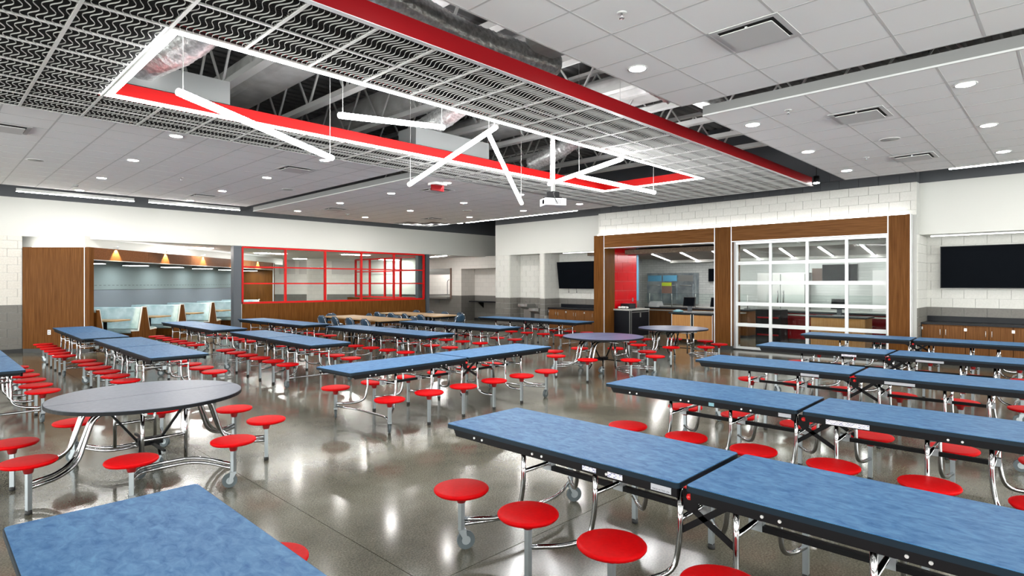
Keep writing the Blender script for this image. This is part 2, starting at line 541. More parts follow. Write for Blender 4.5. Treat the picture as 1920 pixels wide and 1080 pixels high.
# walls behind the camera, with window openings invented to fill the ceiling with daylight
w1 = struct(MB().box(-9.3, -9, 0, -9, 19.6, 0.6).box(-9.3, -9, 3.9, -9, 19.6, 4.0).obj('wall_back', 'paint_white'))
MB().box(-9.3, -9, 4.0, -9, 19.6, 6.0).obj('dark_band', 'paint_dark', w1)
w2 = struct(MB().box(-9.3, -9.3, 0, 16.8, -9, 0.6).box(-9.3, -9.3, 3.9, 16.8, -9, 4.0).obj('wall_near', 'paint_white'))
MB().box(-9.3, -9.3, 4.0, 16.8, -9, 6.0).obj('dark_band', 'paint_dark', w2)
for k in range(13):
    MB().box(-9.2, -9 + k * 2.38 - 0.05, 0.6, -9.1, -9 + k * 2.38 + 0.05, 3.9).obj('mullion', 'alu_white', w1)
for k in range(12):
    MB().box(-9 + k * 2.34 - 0.05, -9.2, 0.6, -9 + k * 2.34 + 0.05, -9.1, 3.9).obj('mullion', 'alu_white', w2)
sh = struct(MB().box(24, -9.3, -0.1, 24.2, 34.2, 6.3).box(-9.3, 34, -0.1, 24.2, 34.2, 6.3).box(-9.3, 19.6, -0.1, -9.0, 34.2, 6.3).box(16.8, -9.3, -0.1, 24.2, -9.0, 6.3).obj('wall_outer', 'paint_white'))
MB().box(-9.3, -9.3, 6.2, 24.2, 34.2, 6.3).obj('roof_slab', 'deck_dark', sh)
# roof deck with ribs running along x
dk = MB()
pv = []
v = -9.3
while v < 19.6:
    pv += [(v, 6.0), (v + 0.1, 6.0), (v + 0.13, 6.05), (v + 0.22, 6.05)]
    v += 0.25
for i in range(len(pv) - 1):
    dk.add([(-9.3, pv[i][0], pv[i][1]), (16.8, pv[i][0], pv[i][1]), (16.8, pv[i + 1][0], pv[i + 1][1]), (-9.3, pv[i + 1][0], pv[i + 1][1])], [(0, 1, 2, 3)])
dk.box(-9.3, -9.3, 6.06, 16.8, 19.7, 6.12)
struct(dk.obj('ceiling', 'deck_dark'))


# --- suspended tile ceilings
def cloud(U0, U1, V0, V1, Z, vu, vv, plane, chamfer=None, extra=None, skip=()):
    """a slab of lay-in tiles; vu, vv = (start, count) of the tiles built one by one"""
    poly = [(U0, V0), (U1, V0), (U1, V1), (U0, V1)] if not chamfer else [(U0, V0), (U1, V0), (U1, V1 - chamfer), (U1 - chamfer, V1), (U0, V1)]
    root = struct(MB().prism(poly, Z + 0.012, Z + 0.137).obj('ceiling', 'fascia_shaded'))
    p = 0.61
    for i in range(vu[1]):
        for j in range(vv[1]):
            a0, b0 = vu[0] + i * p, vv[0] + j * p
            a1, b1 = min(a0 + p, U1), min(b0 + p, V1)
            if a1 - a0 < 0.05 or b1 - b0 < 0.05 or (i, j) in skip:
                continue
            if chamfer and (a1 - (U1 - chamfer)) + (b1 - (V1 - chamfer)) > chamfer:
                continue
            inst('ceiling_tile', box_mesh(a1 - a0 - 0.02, b1 - b0 - 0.02, 0.016, 'tile_white', 'ceiling_tile'), root, ((a0 + a1) / 2, (b0 + b1) / 2, Z + 0.0115))
    for i in range(vu[1] + 1):
        a = min(vu[0] + i * p, U1 - 0.012)
        inst('grid_bar', box_mesh(0.022, min(V1, vv[0] + vv[1] * p) - vv[0] - 0.01, 0.02, 'grid_white', 'grid_bar'), root, (a, (vv[0] + min(V1, vv[0] + vv[1] * p)) / 2, Z + 0.0125))
    for j in range(vv[1] + 1):
        b0 = min(vv[0] + j * p, V1 - 0.012)
        inst('grid_bar', box_mesh(min(U1, vu[0] + vu[1] * p) - vu[0] - 0.01, 0.022, 0.0205, 'grid_white', 'grid_bar'), root, ((vu[0] + min(U1, vu[0] + vu[1] * p)) / 2, b0, Z + 0.0125))
    return root


cloud(-8.5, 6.9, -8.5, 3.66, 4.04, (1.39, 9), (-0.61, 7), 'n')
cloud(7.04, 13.4, -8.5, 3.44, 3.9, (7.04, 11), (-1.44, 8), 'n')
cloud(-8.5, 6.88, 9.67, 17.7, 4.04, (0.17, 11), (9.67, 14), 'n')
cloud(7.04, 13.55, 9.3, 17.6, 3.9, (7.04, 11), (9.3, 14), 'n', chamfer=1.4)

# --- the open wave-wire ceiling with red rim
ZW = 3.87
wc = struct(MB().box(-0.96, 4.13, ZW + 0.005, -0.94, 9.0, ZW + 0.05).obj('ceiling', 'bar_grey'))
PU, PV = 0.6, 0.61
pm = MB()
for k in range(12):
    y = -PU / 2 + 0.025 + k * 0.05
    prev = None
    n = 22
    ring = []
    for q in range(n + 1):
        t = -PV / 2 + 0.012 + (PV - 0.024) * q / n
        x = y + 0.028 * math.sin(2 * PI * (q / n) * 2.0)
        ring.append((x, t))
    vs2, fs2 = [], []
    hw = 0.0012
    for x, t in ring:
        vs2 += [(x - hw, t, 0.0), (x + hw, t, 0.0), (x + hw, t, 0.01), (x - hw, t, 0.01)]
    for q in range(n):
        o = q * 4
        fs2 += [(o, o + 4, o + 5, o + 1), (o + 1, o + 5, o + 6, o + 2), (o + 3, o + 7, o + 4, o)]
    pm.add(vs2, fs2)
pm.mat(1)
for k in range(16):
    t = -PV / 2 + 0.02 + k * (PV - 0.04) / 15
    pm.box(-PU / 2 + 0.012, t - 0.0008, 0.012, PU / 2 - 0.012, t + 0.0008, 0.03)
wave_me = pm.mesh('wave_panel', ['wire_white', 'wire_grey'])
for i in range(-4, 20):
    for j in range(8):
        if 0 <= i < 16 and 2 <= j < 6:
            continue
        inst('wave_panel', wave_me, wc, (1.47 + (i + 0.5) * PU, 4.13 + (j + 0.5) * PV, ZW))
for i in range(-4, 21):
    if 0 < i < 16:
        for a, bb in ((4.13, 5.35), (7.8, 9.01)):
            inst('grid_bar', box_mesh(0.026, bb - a, 0.03, 'bar_grey', 'grid_bar'), wc, (1.47 + i * PU, (a + bb) / 2, ZW + 0.012))
    else:
        inst('grid_bar', box_mesh(0.026, 4.88, 0.03, 'bar_grey', 'grid_bar'), wc, (1.47 + i * PU, 6.57, ZW + 0.012))
for j in range(9):
    y = 4.13 + j * PV
    for a, bb in (((-0.93, 1.47), (11.07, 13.47)) if 2 < j < 6 else ((-0.93, 13.47),)):
        inst('grid_bar', box_mesh(bb - a, 0.02, 0.026, 'bar_grey', 'grid_bar'), wc, ((a + bb) / 2, y, ZW + 0.012))
# red rim of the wave ceiling and red liner of the opening
rr = thing('red_fascia', 'long glossy red fascia beam along the near edge of the wave ceiling', 'beam')
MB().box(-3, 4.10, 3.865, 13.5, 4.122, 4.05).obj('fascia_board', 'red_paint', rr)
MB().box(-3, 4.07, 3.862, 13.5, 4.126, 3.868).obj('bottom_trim', 'trim_silver', rr)
MB().box(13.48, 4.10, 3.872, 13.5, 9.03, 4.05).obj('end_board', 'bar_grey', rr)
MB().box(-3, 9.01, 3.872, 13.5, 9.03, 4.05).obj('far_board', 'bar_grey', rr)
rl = thing('red_opening_liner', 'red liner boards framing the lit ceiling opening', 'trim')
MB().box(1.44, 7.86, ZW + 0.01, 11.12, 7.88, 4.07).obj('liner_board', 'red_trim', rl)
MB().box(11.12, 5.33, ZW + 0.01, 11.14, 7.88, 4.07).obj('liner_board', 'red_trim', rl)
MB().box(1.40, 5.29, ZW + 0.02, 11.12, 5.31, 3.97).obj('liner_board', 'red_trim', rl)

# ------------------------------------------------------------------ lamps
# big rectangular light line
rt = thing('rectangular_light', 'large glowing white rectangular light frame around the ceiling opening', 'ceiling light', (1.45, 5.35, ZW))
LU, LV, LW = 9.62, 2.47, 0.1
MB().box(0, 0, 0, LU, LW, 0.013).obj('lens', 'light_rect', rt)
MB().box(0, LV - LW, 0, LU, LV, 0.013).obj('lens', 'light_rect', rt)
MB().box(0, LW, 0, LW, LV - LW, 0.013).obj('lens', 'light_rect', rt)
MB().box(LU - LW, LW, 0, LU, LV - LW, 0.013).obj('lens', 'light_rect', rt)
MB().box(0, 0, 0.0135, LU, LW, 0.02).box(0, LV - LW, 0.0135, LU, LV, 0.02).box(0, LW, 0.0135, LW, LV - LW, 0.02).box(LU - LW, LW, 0.0135, LU, LV - LW, 0.02).obj('housing', 'bar_grey', rt)


# six hanging light sticks
sticks = [(1.58, 5.5, 3.40, 3.67, 6.74, 3.35, 'slanting white light stick hanging at the near left end of the lit ceiling opening'),
          (3.24, 5.76, 3.60, 5.37, 6.62, 4.04, 'white light stick hanging level behind the near corner of the lit opening'),
          (5.53, 5.68, 3.90, 5.80, 8.05, 3.43, 'white light stick dropping toward the left in the middle of the lit opening'),
          (5.95, 6.28, 4.00, 7.94, 7.47, 3.27, 'white light stick hanging steeply downward, lowest of the hanging sticks'),
          (7.46, 4.94, 3.65, 8.3, 7.1, 3.63, 'white light stick crossing in front of the projector pole'),
          (7.68, 5.95, 3.55, 10.13, 5.95, 3.55, 'white light stick nearest the serving wall end of the lit opening')]
for x0, y0, z0, x1, y1, z1, lab in sticks:
    a, bb = Vector((x0, y0, z0)), Vector((x1, y1, z1))
    t = thing('light_stick', lab, 'hanging light', a, 0, 'hanging light sticks')
    d = bb - a
    MB().tube([(0, 0, 0), d], 0.034, 14).obj('tube', 'light_tube', t)
    dn = d.normalized()
    for p, sg in ((Vector((0, 0, 0)), -1), (d, 1)):
        MB().tube([p, p + dn * 0.012 * sg], 0.036, 14).obj('end_cap', 'plastic_white', t)
        q = p - dn * 0.04 * sg
        MB().tube([q + Vector((0, 0, 0.03)), (q.x, q.y, 6.0 - z0)], 0.0035, 5).obj('suspension_cable', 'wire_white', t)

# wall-wash light lines
lines = [((1.68, 17.97), (4.07, 17.97), 'along the left wall above the masonry'), ((4.4, 17.9), (6.76, 17.9), 'along the left wall above the booths'),
         ((7.14, 17.8), (9.55, 17.8), 'along the left wall above the red window grid'), ((9.8, 17.75), (12.2, 17.75), 'along the left wall above the far chairs'),
         ((12.36, 17.66), (13.9, 16.02), 'set diagonally across the far ceiling corner'), ((13.84, 15.75), (13.84, 13.2), 'above the drinking fountain alcove'),
         ((13.84, 13.15), (13.84, 10.75), 'above the left wall screen'), ((13.75, 1.75), (13.75, -0.7), 'above the right wall screen')]
lines += [((-3.2, 17.97), (-0.8, 17.97), 'along the left wall outside the picture')]
for a, bb, w in lines:
    a, bb = Vector((*a, 3.95)), Vector((*bb, 3.95))
    t = thing('linear_light', 'slim glowing linear light ' + w, 'linear light', a, 0, 'linear lights along the walls')
    d = bb - a
    L2 = d.length
    t.rotation_euler = (0, 0, math.atan2(d.y, d.x))
    MB().box(0, -0.03, -0.012, L2, 0.03, 0.0).obj('lens', 'light_line', t)
    MB().box(0, -0.034, 0.001, L2, 0.034, 0.07).obj('housing', 'bar_grey', t)
    for q in (0.4, L2 - 0.4):
        MB().tube([(q, 0, 0.07), (q, 0, 2.05)], 0.004, 5).obj('suspension_cable', 'wire_grey', t)

# recessed downlights
dl_lens = MB().lathe([(0.001, 0.0), (0.085, 0.0), (0.085, 0.004)], 20).mesh('lens', 'light_down')
dl_ring = MB().lathe([(0.086, -0.003), (0.105, -0.003), (0.108, 0.004), (0.086, 0.004)], 20, ring=True).mesh('trim_ring', 'vent_white')


def downlight(x, y, z, lab):
    t = thing('downlight', lab, 'downlight', (x, y, z), 0, 'recessed downlights')
    inst('lens', dl_lens, t, (0, 0, -0.001))
    inst('trim_ring', dl_ring, t, (0, 0, -0.001))


ORD = ['first', 'second', 'third', 'fourth', 'fifth']
for i, x in enumerate((5.34, 2.9, 0.4, -2.1, -4.6)):
    for j, y in enumerate((3.34, 0.8, -1.7, -4.2)):
        downlight(x, y, 4.04, 'round downlight in the near right tile ceiling close to the red beam' if i == j == 0 else 'round downlight in the near right tile ceiling, outside the picture')
for i, x in enumerate((7.86, 10.1, 12.3)):
    for j, y in enumerate((3.13, 0.86, -1.4, -3.7)):
        downlight(x, y, 3.9, 'round downlight in the lower right ceiling, %s in the row %s' % (ORD[i], 'beside the red beam' if j == 0 else 'nearer the right edge' if j == 1 else 'outside the picture'))
for i, x in enumerate((2.82, 5.29, 0.3, -2.2)):
    for j, y in enumerate((9.97, 12.5, 15.1, 17.5)):
        downlight(x, y, 4.04, 'round downlight in the left ceiling, %s from the wave ceiling, %s row' % (ORD[j], ('left', 'right', 'outermost', 'hidden')[i]))
for i, x in enumerate((7.89, 10.16, 12.48)):
    for j, y in enumerate((9.6, 11.67, 14.05, 16.5)):
        if i == 2 and j == 3:
            continue
        downlight(x, y, 3.9, 'round downlight in the far ceiling, %s row from the step, %s from the waves' % (ORD[i], ORD[j]))

# plaque diffusers, speakers, sprinklers, detectors
def vent(x, y, z, lab):
    t = thing('ceiling_vent', lab, 'vent', (x, y, z), 0, 'ceiling air diffusers')
    MB().box(-0.29, -0.29, 0.0, 0.29, 0.29, 0.002).obj('throat', 'vent_dark', t)
    f = MB()
    f.box(-0.3, -0.3, -0.006, 0.3, -0.25, 0.0).box(-0.3, 0.25, -0.006, 0.3, 0.3, 0.0).box(-0.3, -0.25, -0.006, -0.25, 0.25, 0.0).box(0.25, -0.25, -0.006, 0.3, 0.25, 0.0)
    f.obj('frame', 'vent_white', t)
    MB().prism(rrect(-0.23, -0.23, 0.23, 0.23, 0.015), -0.03, -0.022).obj('plaque', 'vent_white', t)
    for sx in (-1, 1):
        MB().box(sx * 0.2 - 0.01, -0.01, -0.022, sx * 0.2 + 0.01, 0.01, 0.0).obj('clip', 'vent_white', t)


for x, y, z, lab in ((5.33, 2.1, 4.04, 'large square air diffuser in the near right tile ceiling'), (8.36, 1.97, 3.9, 'square air diffuser nearer the camera in the lower right ceiling'),
                  (11.75, 1.97, 3.9, 'square air diffuser nearest the serving wall in the lower right ceiling'), (0.9, 11.2, 4.04, 'square air diffuser at the far left edge of the left ceiling'),
                  (5.22, 16.27, 4.04, 'square air diffuser in the left ceiling above the booths'), (5.28, 11.16, 4.04, 'square air diffuser in the left ceiling close to the wave ceiling'),
                  (8.32, 10.5, 3.9, 'square air diffuser in the far ceiling close to the wave ceiling'), (8.43, 15.29, 3.9, 'square air diffuser in the far ceiling just past the step'),
                  (11.94, 15.24, 3.9, 'square air diffuser in the far ceiling corner')):
    vent(x, y, z - 0.002, lab)
for x, y, z, lab in ((1.56, 13.76, 4.04, 'round grey speaker at the left of the left tile ceiling'), (6.3, 13.7, 4.04, 'round grey speaker in the left ceiling beside the step'),
                  (11.32, 12.84, 3.9, 'round grey speaker in the far tile ceiling'), (10.06, 1.99, 3.9, 'round grey speaker in the lower right ceiling')):
    t = thing('ceiling_speaker', lab, 'speaker', (x, y, z), 0, 'ceiling speakers')
    MB().lathe([(0.001, -0.006), (0.12, -0.006), (0.12, 0.0)], 20).obj('grille', 'speaker_grey', t)
    MB().lathe([(0.121, -0.009), (0.135, -0.007), (0.135, 0.0), (0.121, 0.0)], 20, ring=True).obj('rim', 'vent_white', t)
for x, y, z, lab in ((4.14, 2.74, 4.04, 'small fire sprinkler head in the near right ceiling'), (7.5, 2.55, 3.9, 'small fire sprinkler head at the near edge of the lower right ceiling'),
                  (11.24, 2.56, 3.9, 'small fire sprinkler head at the far end of the lower right ceiling'), (4.0, 13.8, 4.04, 'small fire sprinkler head in the left ceiling')):
    t = thing('sprinkler_head', lab, 'sprinkler', (x, y, z), 0, 'sprinkler heads')
    MB().lathe([(0.001, -0.006), (0.04, -0.006), (0.042, 0.0)], 14).obj('escutcheon', 'vent_white', t)
    MB().tube([(0, 0, 0), (0, 0, -0.045)], 0.009, 8).obj('frame', 'chrome', t)
    MB().lathe([(0.001, -0.05), (0.022, -0.05), (0.022, -0.046)], 12).obj('deflector', 'chrome', t)
for x, y, z, lab in ((2.6, 16.6, 4.04, 'small round smoke detector in the left tile ceiling'), (9.3, 16.1, 3.9, 'small round smoke detector in the far tile ceiling')):
    tag(MB().lathe([(0.001, -0.04), (0.05, -0.035), (0.06, 0.0)], 16).obj('smoke_detector', 'speaker_grey', None, (x, y, z)), lab, 'smoke detector')
t = thing('alarm_sign', 'small red alarm sign hanging under the far tile ceiling', 'sign', (7.75, 9.75, 3.9))
MB().box(-0.14, -0.14, -0.05, 0.14, 0.14, 0.0).obj('canopy', 'plastic_white', t)
MB().box(-0.16, -0.02, -0.17, 0.16, 0.02, -0.05).obj('sign_panel', 'red_paint', t)
t = thing('spotlight', 'small black spotlight glowing at the far end of the red beam', 'spotlight', (13.62, 4.05, 3.93))
MB().tube([(0, 0, 0.02), (0, 0, 0.16)], 0.06, 14).obj('housing', 'black_steel', t)
MB().lathe([(0.001, 0.0), (0.058, 0.0), (0.058, 0.018)], 14).obj('lens', 'light_strip', t)
MB().tube([(0, 0, 0.16), (0, 0, 2.07)], 0.006, 5).obj('stem', 'black_steel', t)

# ------------------------------------------------------------------ open roof structure
webA = MB().tube([(0, 0, 0.05), (0, 0.62, 0.98)], 0.022, 4, rot=PI / 4).mesh('web_bar', 'truss_grey')
webB = MB().tube([(0, 0.62, 0.98), (0, 1.24, 0.05)], 0.022, 4, rot=PI / 4).mesh('web_bar', 'truss_grey')
chb = MB().box(-0.07, 0, 0, 0.07, 15.6, 0.03).box(-0.07, 0, 0.03, -0.058, 15.6, 0.09).box(0.058, 0, 0.03, 0.07, 15.6, 0.09).mesh('bottom_chord', 'truss_grey')
cht = MB().box(-0.07, 0, 0.97, 0.07, 15.6, 1.03).mesh('top_chord', 'truss_grey')
for k, x in enumerate((1.95, 3.38, 4.83, 6.27, 7.73, 9.09, 10.4, 11.75, 13.05)):
    t = thing('roof_truss', 'grey steel roof truss over the wave ceiling, %s from the camera' % (ORD + ['sixth', 'seventh', 'eighth', 'last'])[k], 'truss', (x, 1.0, 4.8), 0, 'steel roof trusses')
    inst('bottom_chord', chb, t)
    inst('top_chord', cht, t)
    for k in range(12):
        inst('web_bar', webA, t, (0, k * 1.24, 0))
        inst('web_bar', webB, t, (0, k * 1.24, 0))


def flex(path, r, name, lab):
    P = fillet(path, 0.5, 6)
    pts, rad = [], []
    for i in range(len(P) - 1):
        n = max(1, int((P[i + 1] - P[i]).length / 0.03))
        for k in range(n):
            pts.append(P[i].lerp(P[i + 1], k / n)); rad.append(r * (1.0 if len(pts) % 2 else 0.95) * random.uniform(0.97, 1.03))
    return tag(MB().tube(pts, rad, 18).obj(name, 'foil'), lab, 'duct', 'silver flexible ducts')


flex([(1.9, 5.0, 4.9), (2.3, 6.3, 4.75), (2.2, 7.2, 4.5), (1.8, 8.3, 4.35)], 0.2, 'flexible_duct', 'crinkled silver duct above the near end of the lit opening')
flex([(6.2, 6.4, 5.2), (6.5, 7.6, 4.75), (6.3, 8.6, 4.45)], 0.19, 'flexible_duct', 'crinkled silver duct bending down behind the level light stick')
flex([(9.3, 7.0, 5.3), (9.9, 7.7, 4.8), (9.6, 8.8, 4.4)], 0.18, 'flexible_duct', 'crinkled silver duct above the far end of the lit opening')
flex([(6.6, 4.5, 5.0), (6.6, 4.15, 4.6), (6.9, 3.7, 4.25)], 0.2, 'flexible_duct', 'crinkled silver duct beside the red beam above the near right ceiling edge')
flex([(9.0, 4.6, 4.9), (9.1, 4.0, 4.5), (9.4, 3.5, 4.15)], 0.14, 'flexible_duct', 'crinkled silver duct over the lower right ceiling edge')
flex([(2.6, 4.6, 4.5), (4.2, 4.75, 4.42), (5.6, 4.7, 4.5)], 0.16, 'flexible_duct', 'crinkled silver duct lying over the wave panels behind the red beam')
for (x0, y0, z0, x1, y1, z1, lab) in ((3.75, 1.5, 5.05, 4.5, 14, 5.55, 'wide wrapped duct crossing over the near part of the wave ceiling'), (6.35, 1.5, 5.0, 6.92, 14, 5.6, 'wide wrapped duct crossing over the middle of the wave ceiling'),
                                  (8.85, 1.5, 5.1, 9.6, 14, 5.6, 'wide wrapped duct crossing over the far part of the wave ceiling'), (4.95, 3.2, 4.48, 5.5, 4.6, 4.85, 'short wrapped duct beside the red beam')):
    t = tag(MB().extrude([(q[0] , y0, q[1]) for q in rrect(x0, z0, x1, z1, 0.16, 4)], (0, y1 - y0, 0)).obj('wrapped_duct', 'duct_wrap'), lab, 'duct', 'wrapped ducts')
tag(MB().box(1.6, 8.0, 4.12, 2.9, 8.5, 4.42).obj('metal_duct', 'duct_galv'), 'bare sheet metal duct box above the near end of the red liner', 'duct')
tag(MB().box(5.9, 8.0, 4.12, 7.6, 8.5, 4.42).obj('metal_duct', 'duct_galv'), 'bare sheet metal duct box above the middle of the red liner', 'duct')
for pts, lab in (([(1.0, 3.9, 4.45), (3.3, 3.9, 4.45), (3.6, 3.3, 4.45)], 'dark conduit bending beside the red beam near the camera'),
                 ([(3.9, 3.2, 4.6), (4.3, 3.95, 4.3), (14, 3.95, 4.3)], 'dark conduit running along the gap beside the red beam')):
    tag(MB().tube(fillet(pts, 0.3), 0.025, 8).obj('conduit_pipe', 'pipe_dark'), lab, 'pipe')
# ceiling projector on its pole
t = thing('projector', 'white ceiling projector on a long white pole', 'projector', (6.99, 5.9, 0))
MB().tube([(0, 0, 3.2), (0, 0, 6.0)], 0.035, 14).obj('pole', 'plastic_white', t)
MB().box(-0.07, -0.07, 3.13, 0.07, 0.07, 3.2).box(-0.12, -0.1, 3.1, 0.1, 0.1, 3.12).obj('mount', 'black_steel', t)
pb = MB().box(-0.17, -0.13, 2.98, 0.17, 0.13, 3.09).obj('body', 'plastic_white', t, (0, 0, 0), R(-30))
for k in range(5):
    MB().box(-0.01 + k * 0.025, -0.133, 2.995, 0.0 + k * 0.025, -0.1301, 3.075).obj('vent_slot', 'plastic_grey', pb)
MB().tube([(-0.18, -0.04, 3.035), (-0.1701, -0.04, 3.035)], 0.035, 14).obj('lens', 'screen', pb)
MB().tube(fillet([(0.03, -0.03, 3.2), (-0.12, -0.1, 3.17), (-0.11, -0.14, 3.06), (-0.07, -0.15, 3.0)], 0.05), 0.006, 6).obj('cable', 'black_rubber', t)

# ------------------------------------------------------------------ serving wall joinery
UF = 15.15
sf = thing('wood_portal', 'wood panelled portal framing the serving opening and the roll-up door', 'door frame')
for (v0, v1) in ((10.70, 11.08), (6.61, 7.05), (2.62, 3.02)):
    MB().box(UF, v0, 0.1, UF + 0.02, v1, 3.28).obj('post_panel', 'wood_v', sf)
    MB().box(UF + 0.02, v0, 0.1, UF + 0.215, v1, 3.28).obj('post_core', 'wood_v', sf)
for (v0, v1) in ((7.075, 10.68), (3.04, 6.59)):
    MB().box(UF, v0, 2.885, UF + 0.02, v1, 3.28).obj('header_panel', 'wood_h', sf)
    MB().box(UF + 0.02, v0 - 0.03, 2.885, UF + 0.215, v1 + 0.03, 3.28).obj('header_core', 'wood_h', sf)
    MB().box(UF - 0.003, v0, 2.865, UF + 0.5, v1, 2.884).obj('edge_trim', 'trim_silver', sf)
for v in (10.69, 7.063, 6.6, 3.03):
    MB().box(UF - 0.004, v - 0.011, 0.1, UF + 0.018, v + 0.011, 3.28).obj('edge_trim', 'trim_silver', sf)
MB().box(UF - 0.003, 2.6, 0.1, UF + 0.2, 2.618, 3.28).obj('edge_trim', 'trim_silver', sf)
for (v0, v1) in ((10.66, 10.68), (7.06, 7.075), (6.59, 6.61), (3.03, 3.04)):
    MB().box(UF + 0.02, v0, 0.1, UF + 0.55, v1, 2.865).obj('reveal_panel', 'wood_v', sf)
for (v0, v1) in ((10.7, 11.08), (6.6, 7.06), (2.62, 3.03)):
    MB().box(UF + 0.01, v0, 0.0, UF + 0.2, v1, 0.1).obj('base', 'base_black', sf)
MB().box(15.22, 2.7, 3.281, 15.3, 11.0, 3.3).obj('light_strip', 'light_cove', sf)

# roll-up glass door
gd = struct(MB().box(15.30, 3.04, 2.80, 15.38, 6.59, 2.865).obj('door_1', 'alu'))
cols = [3.07, 3.9, 4.77, 5.65, 6.53]
rows = [0.06, 0.67, 1.225, 1.78, 2.3, 2.84]
for i, v in enumerate(cols):
    MB().box(15.32, v - (0.035 if 0 < i < 4 else 0.03), 0.06, 15.37, v + (0.035 if 0 < i < 4 else 0.03), 2.84).obj('stile', 'alu_white', gd)
for k, z in enumerate(rows):
    hh = 0.045 if 0 < k < 5 else 0.03
    MB().box(15.315, 3.04, z - hh, 15.36, 6.56, z + hh).obj('rail', 'alu_white', gd)
for i in range(4):
    for k in range(5):
        inst('pane', box_mesh(0.006, cols[i + 1] - cols[i] - 0.07, rows[k + 1] - rows[k] - 0.08, 'glass', 'pane'), gd, (15.345, (cols[i] + cols[i + 1]) / 2, (rows[k] + rows[k + 1]) / 2))
MB().box(15.3, 3.04, 0.0, 15.38, 6.59, 0.03).obj('threshold', 'black_rubber', gd)
MB().box(15.29, 6.54, 0.03, 15.39, 6.6, 2.86).box(15.29, 3.03, 0.03, 15.39, 3.045, 2.86).obj('track', 'alu', gd)


def cabinet_run(u0, u1, v0, v1, n, lab, handles=True):
    """a base cabinet run facing -x with doors, black worktop and splashback"""
    t = thing('base_cabinet', lab, 'cabinet', (u0, v0, 0))
    D, Wd = u1 - u0, v1 - v0
    MB().box(0.02, 0, 0.1, D, Wd, 0.86).obj('body', 'wood_door', t)
    MB().box(0.06, 0.01, 0, D, Wd - 0.01, 0.1).obj('plinth', 'base_black', t)
    w = Wd / n
    for k in range(n):
        d = MB().box(0, k * w + 0.006, 0.11, 0.02, (k + 1) * w - 0.006, 0.845).obj('door', 'wood_door', t)
        if handles:
            s = (k + 1) * w - 0.05 if k % 2 == 0 else k * w + 0.05
            MB().tube([(-0.028, s, 0.64), (-0.028, s, 0.76)], 0.005, 6).obj('handle', 'trim_silver', d)
            s2 = k * w + 0.012 if k % 2 == 0 else (k + 1) * w - 0.012
            MB().box(-0.006, s2 - 0.012, 0.74, 0.0, s2 + 0.012, 0.8).obj('hinge', 'steel_bolt', d)
    wt = tag(MB().box(u0 - 0.03, v0 - 0.02, 0.861, u1, v1 + 0.02, 0.9).obj('worktop', 'counter_black'), 'black worktop on the ' + lab.split(' ', 1)[1], 'worktop')
    MB().box(u1 - 0.02, v0, 0.9, u1, v1, 1.02).obj('splashback', 'counter_black', wt)
    return t


cabinet_run(15.72, 16.45, -1.4, 2.5, 10, 'wooden base cabinets under the right wall screen')
cabinet_run(15.75, 16.47, 11.12, 13.5, 6, 'wooden base cabinets under the left wall screen')


def screen(loc, rz, w, hgt, tilt, lab, cables=()):
    t = thing('wall_screen', lab, 'television', loc, rz)
    t.rotation_euler = (tilt, 0, rz)
    MB().box(-w / 2, 0, -hgt / 2, w / 2, 0.05, hgt / 2).obj('casing', 'screen_frame', t)
    MB().box(-w / 2 + 0.012, -0.004, -hgt / 2 + 0.015, w / 2 - 0.012, -0.0005, hgt / 2 - 0.012).obj('display', 'screen', t)
    MB().box(-0.2, 0.05, -0.2, 0.2, 0.14, 0.2).obj('bracket', 'black_steel', t)
    for c in cables:
        MB().tube([(c, 0.06, -hgt / 2 + 0.03), (c, 0.06, -hgt / 2 - 0.12)], 0.006, 6).tube([(c, 0.06, -hgt / 2 - 0.12), (c, 0.06, -hgt / 2 - 0.15)], 0.013, 6).obj('cable', 'black_rubber', t)
    return t


screen((16.3, 1.4, 2.13), -PI / 2, 1.68, 0.95, 0, 'large black wall screen above the cabinets on the right')
screen((16.22, 12.62, 2.05), -PI / 2, 1.68, 0.96, R(8), 'tilted black wall screen in the alcove left of the wood portal', (-0.1, -0.45))
for v0, v1, u in ((-2.2, 2.35, 15.82), (11.2, 12.9, 15.82)):
    t = thing('cove_light', 'slim glowing cove light under the soffit above the %s wall screen' % ('right' if v0 < 0 else 'left'), 'cove light', (u, v0, 2.82))
    MB().box(0, 0, -0.012, 0.05, v1 - v0, 0.0).obj('lens', 'light_cove', t)
    MB().box(-0.004, 0, 0.0005, 0.054, v1 - v0, 0.02).obj('housing', 'alu_white', t)

# drinking fountains
t = thing('drinking_fountain', 'pair of stainless drinking fountains in the grey alcove', 'drinking fountain', (16.24, 13.95, 0))
for y0, z, sg in ((0.85, 0.93, 0), (0.3, 0.78, 1)):
    MB().extrude([(-0.46, y0 - 0.24, z - 0.03), (-0.46, y0 - 0.24, z + 0.07), (0, y0 - 0.24, z + 0.07), (0, y0 - 0.24, z - 0.16), (-0.2, y0 - 0.24, z - 0.12)], (0, 0.48, 0)).obj('basin', 'stainless', t)
    MB().tube(fillet([(-0.12, y0 + 0.1, z + 0.07), (-0.12, y0 + 0.1, z + 0.15), (-0.2, y0 + 0.1, z + 0.16)], 0.03), 0.014, 8).obj('spout', 'chrome', t)
    MB().box(-0.2, y0 - 0.18, z - 0.5, 0, y0 + 0.18, z - 0.14).obj('cooler_panel', 'stainless', t)
    MB().box(-0.465, y0 - 0.08, z, -0.46, y0 + 0.08, z + 0.04).obj('push_bar', 'plastic_grey', t)
MB().box(-0.03, 0.0, 1.18, 0, 0.25, 1.32).obj('bottle_filler', 'stainless', t)

